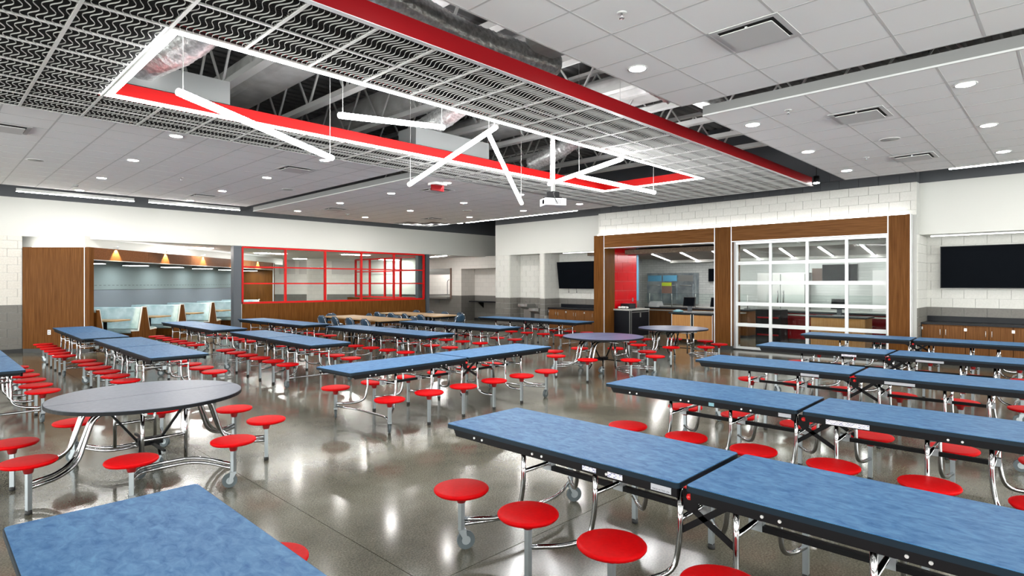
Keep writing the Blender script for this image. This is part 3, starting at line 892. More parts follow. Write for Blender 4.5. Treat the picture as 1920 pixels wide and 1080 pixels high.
# ------------------------------------------------------------------ kitchen behind the portal
KU = 22.6
wk = struct(MB().box(KU, -2, 0, KU + 0.3, 18, 3.2).obj('wall_kitchen', 'subway_tile'))
struct(MB().box(16.85, 2.6, 0, KU, 2.75, 3.2).obj('wall_kitchen_side', 'subway_tile'))
struct(MB().box(17.0, 13.9, 0, KU, 14.1, 3.2).obj('wall_kitchen_side', 'subway_tile'))
struct(MB().box(15.75, 1.7, 3.0, KU + 0.3, 14.1, 3.1).obj('ceiling', 'tile_white'))
bk = struct(MB().box(16.3, 7.0, 2.72, 22.0, 12.2, 2.86).obj('ceiling_bulkhead', 'wood_slat'))
MB().box(15.9, 2.8, 2.72, 22.0, 6.99, 2.86).obj('plain_ceiling', 'grey_panel', bk)
MB().box(22.01, 2.8, 2.62, 22.3, 12.2, 3.0).obj('bulkhead_edge', 'paint_white', bk)
klines = [((16.52, 9.78), (21.9, 12.15), 'first'), ((16.26, 8.64), (22.0, 11.0), 'second'), ((16.2, 7.6), (22.0, 9.75), 'third'), ((16.11, 6.64), (22.0, 8.54), 'fourth'),
          ((16.15, 5.7), (22.0, 7.32), 'fifth'), ((16.18, 4.75), (21.9, 6.0), 'sixth'), ((16.03, 3.76), (22.0, 4.8), 'last')]
for (xa, ya), (xb, yb), o_ in klines:
    ln = math.hypot(xb - xa, yb - ya)
    t = thing('kitchen_light', 'slanting light line in the kitchen ceiling, %s from the red wall' % o_, 'linear light', (xa, ya, 2.7), math.atan2(yb - ya, xb - xa), 'kitchen light lines')
    MB().box(0, -0.028, -0.01, ln, 0.028, 0.0).obj('lens', 'light_kit', t)
    MB().box(0, -0.045, 0.0005, ln, 0.045, 0.018).obj('housing', 'alu_white', t)
# red tiled side wall of the opening
rw = struct(MB().box(15.62, 10.68, 0, 17.0, 10.95, 3.0).obj('wall_red', 'grout_pale'))
blocks(rw, 'V', 10.68, -1, 15.62, 17.0, 0, 2.9, lambda z: 'red_tile', 'red_tile', 0.61, 0.305, 0.012, 0.006)
MB().box(17.0, 10.66, 1.18, 17.12, 10.95, 3.0).obj('blue_return', 'blue_paint', rw)
MB().box(17.0, 10.66, 0, 17.12, 10.95, 1.18).obj('grey_return', 'block_grey', rw)
t = thing('wall_outlet', 'small steel outlet plate low on the red tiled wall', 'outlet', (16.75, 10.66, 1.22))
MB().box(-0.035, -0.006, -0.06, 0.035, 0, 0.06).obj('plate', 'stainless', t)
MB().box(-0.015, -0.008, 0.01, 0.015, -0.0065, 0.04).obj('socket', 'plastic_grey', t)
# black cabinet with steel frame
t = thing('black_cabinet', 'black serving cabinet with steel frame in front of the red tiles', 'cabinet', (15.62, 10.06, 0))
MB().box(0.02, 0.02, 0.08, 1.18, 0.58, 0.9).obj('body', 'counter_black', t)
MB().box(0, 0, 0.905, 1.2, 0.6, 0.95).obj('top', 'counter_grey', t)
for x in (0.03, 0.13, 1.17):
    MB().box(x - 0.01, 0.0, 0.0, x + 0.01, 0.018, 0.9).obj('steel_edge', 'stainless', t)
dd = MB().box(0.15, 0.005, 0.1, 1.15, 0.018, 0.86).obj('door', 'counter_black', t)
MB().box(0.15, 0.0, 0.84, 1.15, 0.004, 0.86).obj('steel_edge', 'stainless', dd)
MB().box(0.6, -0.015, 0.68, 0.66, 0.0, 0.82).obj('latch', 'stainless', dd)
t = thing('printer_box', 'small black box machine on the black serving cabinet', 'machine', (15.95, 10.3, 0.951))
MB().box(0, 0, 0, 0.42, 0.3, 0.16).obj('body', 'counter_black', t)
MB().box(0.05, -0.004, 0.03, 0.37, 0.0, 0.13).obj('front', 'screen_frame', t)
pb = MB()
for k in range(9):
    a = random.uniform(0, 6.28)
    pb.lathe([(0.02, 0), (0.06, 0.03), (0.05, 0.06), (0.01, 0.075)], 7, (0.06 * math.cos(a), 0.1 * math.sin(a) + 0.02 * k - 0.08, random.uniform(0, 0.02)))
tag(pb.obj('crumpled_bag', 'paper_white', None, (15.78, 10.36, 0.951)), 'crumpled white bag at the corner of the black cabinet', 'bag')
tag(MB().extrude([(0, 0, 0), (0.5, 0, 0), (0.4, 0, 0.2), (0.12, 0, 0.2)], (0, 0.35, 0)).obj('cup_dispenser', 'plastic_grey', None, (18.7, 10.9, 0.911)), 'grey slanted tray bin beside the glass food guard', 'bin')
# pay counter with wooden panels
t = thing('pay_counter', 'pay counter with light wooden panels inside the serving opening', 'counter', (16.05, 7.1, 0))
MB().box(0.05, 0, 0.05, 0.7, 1.78, 0.84).obj('body', 'black_steel', t)
MB().box(0.03, 0.02, 0.1, 0.049, 0.45, 0.82).obj('front_panel', 'wood_door', t)
MB().box(0.03, 0.47, 0.1, 0.049, 1.04, 0.82).obj('front_panel', 'wood_light', t)
MB().box(0.03, 1.14, 0.1, 0.049, 1.74, 0.82).obj('front_panel', 'wood_light', t)
for y in (0.46, 1.05, 1.13, 1.75):
    MB().box(0.022, y - 0.008, 0.08, 0.05, y + 0.008, 0.84).obj('edge_trim', 'trim_silver', t)
MB().box(0, -0.04, 0.845, 0.8, 1.85, 0.885).obj('top', 'counter_black', t)


def till(x, y, lab):
    t = thing('pay_terminal', lab, 'pay terminal', (x, y, 0.886), 0, 'pay terminals')
    MB().box(-0.14, -0.14, 0, 0.14, 0.14, 0.025).obj('base', 'plastic_grey', t)
    MB().extrude([(-0.06, -0.05, 0.025), (0.06, -0.05, 0.025), (0.02, -0.05, 0.3), (-0.05, -0.05, 0.3)], (0, 0.1, 0)).obj('stand', 'column_grey', t)
    s = MB().extrude([(-0.09, -0.19, 0.18), (-0.05, -0.19, 0.18), (0.02, -0.19, 0.46), (-0.02, -0.19, 0.46)], (0, 0.38, 0)).obj('monitor', 'screen_frame', t)
    MB().extrude([(-0.094, -0.17, 0.2), (-0.091, -0.17, 0.2), (-0.027, -0.17, 0.445), (-0.03, -0.17, 0.445)], (0, 0.34, 0)).obj('display', 'screen', s)


till(16.45, 8.45, 'black pay terminal on the pay counter nearer the red wall')
till(16.5, 7.6, 'black pay terminal on the pay counter beside the middle wood post')
tag(MB().lathe([(0.02, 0), (0.16, 0.012), (0.15, 0.05), (0.06, 0.075), (0.01, 0.08)], 16).obj('blue_bowl', 'teal_plastic', None, (16.35, 8.78, 0.886)), 'pale blue covered dish on the pay counter', 'dish')
# serving line with glass guard
for (v0, v1, frt, lab) in ((7.6, 11.3, 'wood_door', 'left'), (2.6, 7.0, 'red_paint', 'right')):
    t = thing('serving_counter', 'long serving counter behind the %s' % ('open portal, with dark wooden front' if lab == 'left' else 'roll-up door, with red front'), 'counter', (18.6, v0, 0))
    Wd = v1 - v0
    MB().box(0.05, 0, 0.08, 0.9, Wd, 0.86).obj('body', frt, t)
    MB().box(0.1, 0.02, 0, 0.85, Wd - 0.02, 0.08).obj('plinth', 'base_black', t)
    MB().box(0, -0.03, 0.862, 0.95, Wd + 0.03, 0.91).obj('top', 'counter_black', t)
    MB().box(-0.28, 0, 0.8, -0.02, Wd, 0.83).obj('tray_rail', 'stainless', t)
    n = int(Wd / 0.9)
    for k in range(n + 1):
        y = 0.05 + k * (Wd - 0.1) / n
        MB().tube([(0.2, y, 0.91), (0.2, y, 1.4)], 0.014, 8).obj('guard_post', 'stainless', t)
    MB().box(0.02, 0.02, 1.4, 0.62, Wd - 0.02, 1.408).obj('guard_shelf', 'glass', t)
    MB().extrude([(0.02, 0.02, 1.4), (0.028, 0.02, 1.4), (-0.052, 0.02, 1.08), (-0.06, 0.02, 1.08)], (0, Wd - 0.04, 0)).obj('guard_front', 'glass', t)
    MB().box(0.3, 0.2, 0.915, 0.8, Wd - 0.2, 0.95).obj('food_wells', 'stainless', t)
# dark drink racks and carts seen through the glass door
t = thing('pay_counter', 'wooden pay counter behind the roll-up glass door', 'counter', (17.0, 3.9, 0))
MB().box(0.0, 0, 0.08, 0.7, 1.3, 0.84).obj('body', 'wood_light', t)
MB().box(0.05, 0.02, 0, 0.65, 1.28, 0.08).obj('plinth', 'base_black', t)
MB().box(-0.04, -0.04, 0.845, 0.76, 1.36, 0.885).obj('top', 'counter_black', t)
till(17.4, 4.6, 'black pay terminal seen through the roll-up glass door')
t = thing('drink_cooler', 'black drink cooler with red shelves behind the roll-up door', 'cooler', (17.3, 6.1, 0))
MB().box(0.0, 0, 0.0, 0.6, 0.7, 1.0).obj('body', 'black_steel', t)
for k in range(3):
    MB().box(-0.02, 0.05, 0.25 + k * 0.25, 0.0, 0.65, 0.29 + k * 0.25).obj('shelf', 'red_paint', t)
t = thing('white_cart', 'white kitchen cart at the right of the roll-up door', 'cart', (17.6, 2.8, 0))
MB().box(0, 0, 0.0, 0.5, 0.7, 0.8).obj('body', 'plastic_white', t)
MB().box(-0.03, -0.03, 0.8, 0.53, 0.73, 0.84).obj('top', 'counter_grey', t)
MB().box(0.1, 0.3, 0.84, 0.4, 0.6, 1.1).obj('container', 'teal_plastic', t)
# warming ovens in the back opening
t = thing('oven_bank', 'bank of three stainless warming ovens in the kitchen wall', 'oven', (22.2, 11.2, 0))
MB().box(0, 0, 0.9, 0.38, 2.2, 2.2).obj('body', 'stainless_dark', t)
for k in range(3):
    d = MB().box(-0.03, 0.06 + k * 0.72, 1.05, 0, 0.7 + k * 0.72, 1.75).obj('door', 'stainless_dark', t)
    MB().tube([(-0.06, 0.12 + k * 0.72, 1.68), (-0.06, 0.64 + k * 0.72, 1.68)], 0.015, 6).obj('handle', 'stainless', d)
    MB().box(-0.02, 0.06 + k * 0.72, 1.85, 0, 0.7 + k * 0.72, 2.1).obj('control_panel', 'stainless' if k == 0 else 'blue_paint', t)
t = thing('menu_board', 'small coloured menu card standing on the glass food guard', 'sign', (18.8, 10.55, 1.41))
MB().box(-0.005, -0.2, 0, 0.005, 0.2, 0.4).obj('card', 'brown_frame', t)
MB().box(-0.008, -0.19, 0.26, -0.0055, 0.19, 0.38).obj('banner', 'sign_green', t)
screen((22.5, 10.3, 2.1), -PI / 2, 0.9, 0.52, 0, 'black menu screen on the kitchen tiles beside the middle post')
screen((22.5, 5.95, 2.12), -PI / 2, 1.1, 0.62, 0, 'dark menu screen on the kitchen wall seen through the glass door')
t = thing('tall_cooler', 'tall stainless double-door cooler behind the glass door', 'refrigerator', (22.0, 6.9, 0))
MB().box(0.05, 0, 0.1, 0.6, 1.7, 2.15).obj('body', 'stainless', t)
for k in range(2):
    d = MB().box(0.0, 0.03 + k * 0.84, 0.15, 0.045, 0.83 + k * 0.84, 2.1).obj('door', 'stainless', t)
    MB().tube([(-0.04, 0.75 + k * 0.2, 1.0), (-0.04, 0.75 + k * 0.2, 1.5)], 0.015, 6).obj('handle', 'chrome', d)
t = thing('kitchen_poster', 'brown framed notice board on the kitchen wall', 'notice board', (22.55, 6.5, 1.75))
MB().box(0, 0, 0, 0.03, 0.35, 0.55).obj('board', 'brown_frame', t)
tag(MB().box(22.3, 3.4, 0.0, 22.58, 4.9, 2.2).obj('white_fridge', 'plastic_white'), 'plain white fridge front at the right of the kitchen', 'refrigerator')

# ------------------------------------------------------------------ angled booth wing
def frontal_prism(x0, x1, d0, d1):
    return [XD(x0, d0), XD(x1, d0), XD(x1, d1), XD(x0, d1)]


XA, XB, D0, D1 = -10.76, -12.36, 14.8, 26.2
RZ = TH - PI / 2        # local +x sideways to the right, local +y along depth
bw = struct(MB().prism(frontal_prism(XB - 0.1, XA - 0.12, D0, D0 + 0.15), 0.1, 2.69).obj('wall_booth', 'wood_v'))
MB().prism(frontal_prism(XA - 0.12, XA, D0, D0 + 0.16), 0.1, 2.69).obj('end_post', 'wood_v', bw)
MB().prism(frontal_prism(XA - 0.13, XA - 0.115, D0 - 0.008, D0 - 0.0005), 0.1, 2.69).obj('edge_trim', 'trim_silver', bw)
MB().prism(frontal_prism(XB - 0.1, XA, D0 + 0.01, D0 + 0.14), 0, 0.1).obj('base', 'base_black', bw)
# header
n = 5
seg = (D1 - D0 - 0.16) / n
for k in range(n):
    MB().prism(frontal_prism(XA - 0.15, XA, D0 + 0.16 + k * seg + 0.004, D0 + 0.16 + (k + 1) * seg - 0.004), 2.38, 2.69).obj('header_panel', 'wood_booth', bw)
MB().prism(frontal_prism(XA - 0.16, XA + 0.005, D0 + 0.15, D1), 2.365, 2.378).obj('edge_trim', 'trim_silver', bw)
MB().prism(frontal_prism(XB - 0.1, XA, D1, D1 + 0.15), 0, 2.69).obj('end_panel', 'wood_v', bw)
MB().prism(frontal_prism(XA - 0.02, XA + 0.02, D1 - 0.01, D1 - 0.0005), 0, 2.69).obj('edge_trim', 'trim_silver', bw)
MB().prism(frontal_prism(XB - 0.1, XA - 0.15, D0 + 0.15, D1), 2.44, 2.5).obj('niche_ceiling', 'dark_ceiling', bw)
MB().prism(frontal_prism(XB - 0.1, XB, D0 + 0.15, D1), 0.0, 1.57).obj('niche_back_lower', 'panel_blue', bw)
MB().prism(frontal_prism(XB - 0.1, XB + 0.015, D0 + 0.15, D1), 1.575, 2.44).obj('niche_back_upper', 'panel_felt', bw)
sl = MB()
d = D0 + 0.3
while d < D1 - 0.3:
    sl.prism(frontal_prism(XB + 0.0155, XB + 0.018, d, d + 0.1), 1.70, 1.712)
    d += 0.19
sl_o = sl.obj('felt_slots', 'panel_slot', bw)
sl_o['kind'] = 'stuff'
MB().prism(frontal_prism(XA - 0.9, XA - 0.75, D0 + 0.3, D1 + 3), 2.69, 3.0).obj('cove_wall', 'paint_white', bw)
MB().prism(frontal_prism(XB - 0.1, XA - 0.02, D0 + 0.16, D1), 2.5, 2.68).obj('cove_shelf', 'paint_white', bw)
MB().prism(frontal_prism(XB - 0.7, XA - 0.3, D0 + 0.25, D0 + 0.45), 2.69, 3.0).obj('cove_wall', 'paint_white', bw)
cl = thing('cove_light', 'hidden cove light strip glowing on top of the booth canopy', 'cove light')
MB().prism(frontal_prism(XA - 0.45, XA - 0.4, D0 + 0.5, D1), 2.695, 2.71).obj('lens', 'light_cove', cl)
MB().prism(frontal_prism(XB, XA - 0.25, D0 + 0.17, D0 + 0.2), 2.695, 2.71).obj('lens', 'light_cove', cl)
MB().prism(frontal_prism(XA - 0.46, XA - 0.39, D0 + 0.5, D1), 2.685, 2.6945).obj('housing', 'alu_white', cl)
t = thing('wall_outlet', 'white outlet plate low on the angled wood wall', 'outlet', (*XD(-11.78, D0), 0.52), RZ)
MB().box(-0.04, -0.008, -0.06, 0.04, 0, 0.06).obj('plate', 'plastic_white', t)
MB().box(-0.018, -0.011, 0.008, 0.018, -0.0085, 0.04).obj('socket', 'plastic_grey', t)
MB().box(-0.018, -0.011, -0.04, 0.018, -0.0085, -0.008).obj('socket', 'plastic_grey', t)
# drum lights
for k in range(6):
    dd = 16.0 + k * 1.93
    t = thing('drum_light', 'dark drum light under the booth canopy, %s booth from the wood wall' % (ORD + ['sixth'])[k], 'ceiling light', (*XD(-11.6, dd), 2.44), 0, 'booth drum lights')
    MB().lathe([(0.34, -0.13), (0.35, -0.13), (0.35, 0), (0.34, 0)], 24, ring=True).obj('drum', 'dark_ceiling', t)
    MB().lathe([(0.001, -0.135), (0.34, -0.135), (0.34, -0.12)], 24).obj('lens', 'light_drum', t)
# warm accent spots on the canopy face
for k, dd in enumerate((15.8, 18.05, 20.25, 22.4, 24.6)):
    px, py = XD(XA + 0.05, dd)
    t = thing('accent_lamp', 'small warm accent lamp grazing the booth canopy, %s from the wood wall' % ORD[k], 'accent lamp', (px, py, 2.72), RZ, 'canopy accent lamps')
    MB().tube([(-0.12, 0, 0.02), (0, 0, 0.02)], 0.008, 6).obj('arm', 'alu', t)
    MB().lathe([(0.02, 0.0), (0.022, 0.0), (0.022, 0.05), (0.02, 0.05)], 12, ring=True).obj('housing', 'alu', t)
    ld = bpy.data.lights.new('accent_beam', 'SPOT')
    ld.energy = 220; ld.color = (1, 0.78, 0.42); ld.spot_size = R(80); ld.spot_blend = 0.2; ld.shadow_soft_size = 0.01
    lo = bpy.data.objects.new('accent_beam', ld)
    COL.objects.link(lo)
    lo.parent = t
    lo.location = (0, 0, 0.02)
    lo.rotation_euler = (0, 0, 0)

# booths: bench facing the camera + bench back to back, pedestal tables
BX0, BX1 = XB + 0.03, XA + 0.02
prof = [(-0.02, 0.1), (-0.56, 0.1), (-0.56, 0.36), (-0.6, 0.46), (-0.22, 0.44), (-0.1, 1.07), (-0.02, 1.07)]   # (depth, height): seat toward -depth


def bench(dc, flip, lab):
    t = thing('booth_bench', lab, 'bench', (*XD(BX0, dc), 0), RZ, 'booth benches')
    s = -1 if flip else 1
    Wd = BX1 - BX0 - 0.05
    MB().extrude([(0, s * -0.03, 0.1), (0, s * -0.5, 0.1), (0, s * -0.53, 0.33), (0, s * -0.26, 0.36), (0, s * -0.07, 1.0), (0, s * -0.03, 1.0)], (Wd, 0, 0)).obj('frame', 'wood_v', t)
    MB().extrude([(0, s * -0.24, 0.44), (0, s * -0.57, 0.46), (0, s * -0.58, 0.37), (0, s * -0.54, 0.345), (0, s * -0.25, 0.37)], (Wd, 0, 0)).obj('seat_cushion', 'vinyl_blue', t)
    MB().extrude([(0, s * -0.22, 0.45), (0, s * -0.29, 0.46), (0, s * -0.15, 1.05), (0, s * -0.1, 1.07), (0, s * -0.075, 1.02)], (Wd, 0, 0)).obj('back_cushion', 'vinyl_blue', t)
    ep = MB().extrude([(Wd + 0.001, s * -0.005, 0.0), (Wd + 0.001, s * -0.5, 0.0), (Wd + 0.001, s * -0.58, 0.43), (Wd + 0.001, s * -0.25, 0.4), (Wd + 0.001, s * -0.09, 1.07), (Wd + 0.001, s * -0.005, 1.07)], (0.03, 0, 0)).obj('end_panel', 'wood_v', t)
    MB().tube([(Wd + 0.018, s * -0.585, 0.42), (Wd + 0.018, s * -0.26, 0.4), (Wd + 0.018, s * -0.095, 1.08), (Wd + 0.018, s * -0.005, 1.08)], 0.02, 4, rot=PI / 4).obj('edge_band', 'edge_white', ep)


for k in range(5):
    dt = 16.05 + 1.95 * k
    bench(dt + 0.975, False, 'pale blue vinyl booth bench facing the camera, %s booth from the wood wall' % ORD[k])
    bench(dt - 0.975, True, 'pale blue vinyl booth bench facing away, %s booth from the wood wall' % ORD[k])
    t = thing('booth_table', 'wooden pedestal table in the %s booth from the wood wall' % ORD[k], 'table', (*XD(-11.35, dt), 0), RZ, 'booth tables')
    MB().prism(rrect(-0.72, -0.33, 0.62, 0.33, 0.04), 0.72, 0.755).obj('table_top', 'wood_top', t)
    MB().tube([(0.12, 0, 0.02), (0.12, 0, 0.72)], 0.045, 12).obj('pedestal', 'black_steel', t)
    MB().lathe([(0.001, 0), (0.24, 0), (0.24, 0.012), (0.06, 0.03)], 20, (0.12, 0, 0)).obj('foot_plate', 'black_steel', t)
    MB().box(-0.2, -0.03, 0.69, 0.3, 0.03, 0.72).obj('bracket', 'black_steel', t)

# ------------------------------------------------------------------ low wood wall, red window grid, steel columns
V1 = 19.3
lw = struct(MB().box(7.36, V1 + 0.02, 0, 14.72, V1 + 0.16, 1.1).obj('wall_low', 'wood_v'))
for k in range(6):
    a0, a1 = 7.36 + k * 7.36 / 6, 7.36 + (k + 1) * 7.36 / 6
    MB().box(a0 + 0.003, V1, 0.1, a1 - 0.003, V1 + 0.019, 1.095).obj('wood_panel', 'wood_v', lw)
MB().box(7.36, V1 + 0.005, 0, 14.72, V1 + 0.018, 0.1).obj('base', 'base_black', lw)
MB().box(7.34, V1 - 0.002, 0.0, 7.359, V1 + 0.16, 1.1).obj('edge_trim', 'trim_silver', lw)
MB().box(14.54, V1 + 0.17, 0, 14.68, 25.2, 1.1).obj('side_wall', 'wood_v', lw)


def red_grid(name, axis, const, ticks, zs):
    r = None
    o = struct(MB().box(*((ticks[0], const, zs[0] - 0.03, ticks[-1], const + 0.1, zs[0] + 0.03) if axis == 'V' else (const, ticks[0], zs[0] - 0.03, const + 0.1, ticks[-1], zs[0] + 0.03))).obj(name, 'red_trim'))
    for z in zs[1:]:
        w = 0.03 if z == zs[-1] else 0.022
        (MB().box(ticks[0], const, z - w, ticks[-1], const + 0.1, z + w) if axis == 'V' else MB().box(const, ticks[0], z - w, const + 0.1, ticks[-1], z + w)).obj('rail', 'red_trim', o)
    for v in ticks:
        (MB().box(v - 0.03, const + 0.005, zs[0] + 0.03, v + 0.03, const + 0.095, zs[-1]) if axis == 'V' else MB().box(const + 0.005, v - 0.03, zs[0] + 0.03, const + 0.095, v + 0.03, zs[-1])).obj('mullion', 'red_trim', o)
    for i in range(len(ticks) - 1):
        for k in range(len(zs) - 1):
            w, hg = ticks[i + 1] - ticks[i] - 0.05, zs[k + 1] - zs[k] - 0.04
            c = ((ticks[i] + ticks[i + 1]) / 2, (zs[k] + zs[k + 1]) / 2)
            if axis == 'V':
                inst('pane', box_mesh(w, 0.006, hg, 'glass', 'pane'), o, (c[0], const + 0.05, c[1]))
            else:
                inst('pane', box_mesh(0.006, w, hg, 'glass', 'pane'), o, (const + 0.05, c[0], c[1]))
    return o


red_grid('window_1', 'V', V1 + 0.03, [7.4, 8.83, 10.29, 11.76, 13.22, 14.68], [1.13, 1.76, 2.3, 2.94])
red_grid('window_2', 'U', 14.56, [19.7, 20.9, 22.1, 23.33, 24.55], [1.15, 1.76, 2.3, 2.87])
for k, (x, y, w, lab) in enumerate(((7.22, V1 + 0.1, 0.24, 'left of the red window grid'), (14.86, V1 + 0.1, 0.16, 'right of the red window grid'), (14.62, 19.62, 0.2, 'behind the corner of the red window grid'))):
    t = struct(MB().box(x - w / 2, y - w / 2, 0, x + w / 2, y + w / 2, 2.97).obj('trim_%d' % (k + 1), 'column_grey'))
    MB().box(x - w / 2 - 0.02, y - w / 2 - 0.02, 0, x + w / 2 + 0.02, y + w / 2 + 0.02, 0.012).obj('base_plate', 'column_grey', t)
# lounge and corridor beyond
struct(MB().box(-9, V1 + 0.32, 2.985, 24, 34, 3.05).obj('ceiling', 'tile_white'))
fw = struct(MB().prism(frontal_prism(-22, 2, 31.0, 31.3), 1.18, 3.2).obj('wall_far', 'far_block_white'))
MB().prism(frontal_prism(-22, 2, 31.0, 31.3), 0, 1.18).obj('wainscot', 'far_block_grey', fw)
MB().prism(frontal_prism(-10.1, -9.3, 28.6, 29.2), 0, 3.0).obj('pillar', 'far_block_white', fw)
for x0, x1 in ((-12.4, -11.55), (-11.35, -10.7), (-9.6, -8.4), (-8.1, -6.2), (-5.9, -3.5)):
    MB().prism(frontal_prism(x0, x1, 30.96, 31.0), 2.25, 2.95).obj('wall_panel', 'grey_panel', fw)
dw = struct(MB().box(18.1, 23.9, 1.18, 18.4, 30, 3.0).box(18.1, 21.74, 2.42, 18.4, 23.9, 3.0).box(18.1, 20.96, 1.18, 18.4, 21.74, 3.0).box(18.1, 16.0, 2.45, 18.4, 20.96, 3.0).box(18.1, 16.0, 1.18, 18.4, 18.5, 2.45).obj('wall_corridor', 'far_block_white'))
MB().box(18.1, 20.96, 0, 18.4, 30, 1.1).box(18.1, 20.96, 1.1, 18.4, 21.74, 1.18).box(18.1, 16, 0, 18.4, 18.5, 1.18).obj('wainscot', 'far_block_grey', dw)
MB().box(18.95, 18.0, 1.18, 19.1, 21.2, 2.5).box(18.4, 20.96, 1.18, 18.95, 21.1, 2.5).obj('alcove_wall', 'far_block_white', dw)
MB().box(18.95, 18.0, 0, 19.1, 21.2, 1.18).box(18.4, 20.96, 0, 18.95, 21.1, 1.18).obj('alcove_wainscot', 'far_block_grey', dw)
MB().box(18.08, 20.96, 0, 18.1, 30, 0.1).box(18.93, 18.0, 0, 18.95, 20.96, 0.1).obj('base', 'base_black', dw)
t = thing('alcove_shelf', 'black wall shelf on brackets in the corridor alcove', 'shelf', (18.94, 18.4, 0))
MB().box(-0.5, 0, 0.88, 0, 2.4, 0.93).obj('board', 'counter_black', t)
for y in (0.3, 1.9):
    MB().extrude([(-0.35, y, 0.88), (0, y, 0.88), (0, y, 0.6)], (0, 0.05, 0)).obj('bracket', 'black_steel', t)
# dish return window
t = struct(MB().box(18.05, 21.66, 1.02, 18.12, 21.74, 2.5).obj('window_3', 'brown_frame'))
MB().box(18.04, 21.74, 2.2, 18.14, 24, 2.48).obj('shutter_box', 'stainless', t)
MB().box(17.85, 21.74, 1.02, 18.5, 24, 1.1).obj('sill_counter', 'stainless', t)
dk2 = thing('dish_sink', 'stainless dish counter with a tall arched spray tap behind the dish window', 'sink', (18.6, 21.8, 0))
MB().box(0, 0, 1.0, 0.9, 2.4, 1.12).obj('counter', 'stainless', dk2)
MB().tube(fillet([(0.5, 1.4, 1.12), (0.5, 1.4, 1.95), (0.5, 1.05, 1.95), (0.5, 1.05, 1.5)], 0.2), 0.018, 8).obj('spray_tap', 'chrome', dk2)
MB().box(0.4, 0.35, 1.12, 0.75, 0.65, 1.8).obj('dish_machine', 'stainless_dark', dk2)
MB().box(0.1, 0.05, 1.15, 0.3, 0.32, 1.55).obj('dish_rack', 'teal_plastic', dk2)
MB().box(0.3, 0.75, 1.5, 0.4, 0.95, 1.7).obj('dispenser', 'plastic_white', dk2)
struct(MB().box(20.2, 21, 0, 20.4, 25, 3.0).obj('wall_dish_room', 'far_block_white'))
tag(MB().box(18.06, 22.6, 0.78, 18.1, 22.95, 0.95).obj('wall_plate', 'pipe_dark'), 'small dark wall plate under the dish window', 'wall plate')


def strip(a, bb, z, lab, w=0.06):
    a, bb = Vector((*a, z)), Vector((*bb, z))
    t = thing('strip_light', lab, 'linear light', a, math.atan2(bb.y - a.y, bb.x - a.x))
    L2 = (bb - a).length
    MB().box(0, -w / 2, -0.015, L2, w / 2, 0).obj('lens', 'light_strip', t)
    MB().box(-0.01, -w / 2 - 0.005, 0.0005, L2 + 0.01, w / 2 + 0.005, 0.004).obj('housing', 'alu_white', t)


strip((16.65, 21.4), (16.3, 19.9), 2.98, 'slim strip light on the corridor ceiling before the dish window', 0.1)
strip((19.3, 21.9), (19.3, 23.9), 2.9, 'slim strip light inside the dish room', 0.1)
for x, y, lab in ((6.0, 21.5, 'nearest the booths'), (9.5, 23.5, 'in the middle of the lounge'), (12.5, 22.0, 'beside the second red grid'), (9.0, 27.5, 'at the far left of the lounge'), (13.0, 27.5, 'at the far right of the lounge'), (16.6, 25.5, 'at the end of the corridor')):
    strip((x, y), (x + 1.2, y), 2.98, 'ceiling light panel ' + lab, 0.3)

# ------------------------------------------------------------------ stool tables
TL, TW, TG, TZ, SZ = 1.865, 0.762, 0.036, 0.737, 0.415
seat_me = MB().lathe([(0.001, -0.034), (0.15, -0.034), (0.172, -0.03), (0.182, -0.018), (0.183, -0.01), (0.178, -0.003), (0.165, 0.0), (0.02, -0.003), (0.001, -0.003)], 32).mesh('stool_seat', 'red_seat')
collar_me = MB().lathe([(0.024, -0.1), (0.028, -0.1), (0.044, -0.036), (0.044, -0.034)], 16).mesh('seat_collar', 'red_collar')
post_me = MB().box(-0.016, -0.016, 0.03, 0.016, 0.016, SZ - 0.07).mesh('seat_post', 'galvanised')
postc_me = MB().box(-0.016, -0.016, 0.13, 0.016, 0.016, SZ - 0.07).mesh('seat_post', 'galvanised')
foot_me = MB().lathe([(0.02, 0.0), (0.024, 0.004), (0.022, 0.034), (0.018, 0.034)], 10).mesh('foot_cap', 'black_rubber')
cm = MB()
cm.tube([(-0.014, 0.03, 0.062), (0.014, 0.03, 0.062)], 0.06, 18)
cm.mat(1).tube([(-0.0145, 0.03, 0.062), (0.0145, 0.03, 0.062)], 0.03, 12)
cm.mat(2).box(-0.024, -0.02, 0.12, 0.024, 0.03, 0.135).extrude([(-0.022, -0.02, 0.125), (-0.022, 0.028, 0.125), (-0.022, 0.042, 0.055), (-0.022, 0.018, 0.055)], (0.004, 0, 0)).extrude([(0.018, -0.02, 0.125), (0.018, 0.028, 0.125), (0.018, 0.042, 0.055), (0.018, 0.018, 0.055)], (0.004, 0, 0))
caster_me = cm.mesh('caster', ['wheel_grey', 'galvanised', 'galvanised'])


def stool(root, x, y, caster, rz=0.0):
    s = inst('stool_seat', seat_me, root, (x, y, SZ), rz)
    inst('seat_collar', collar_me, s)
    inst('seat_post', postc_me if caster else post_me, s, (0, 0, -SZ))
    if caster:
        inst('caster', caster_me, s, (0, 0, -SZ), 0.6 + 5 * x)
    else:
        inst('foot_cap', foot_me, s, (0, 0, -SZ))


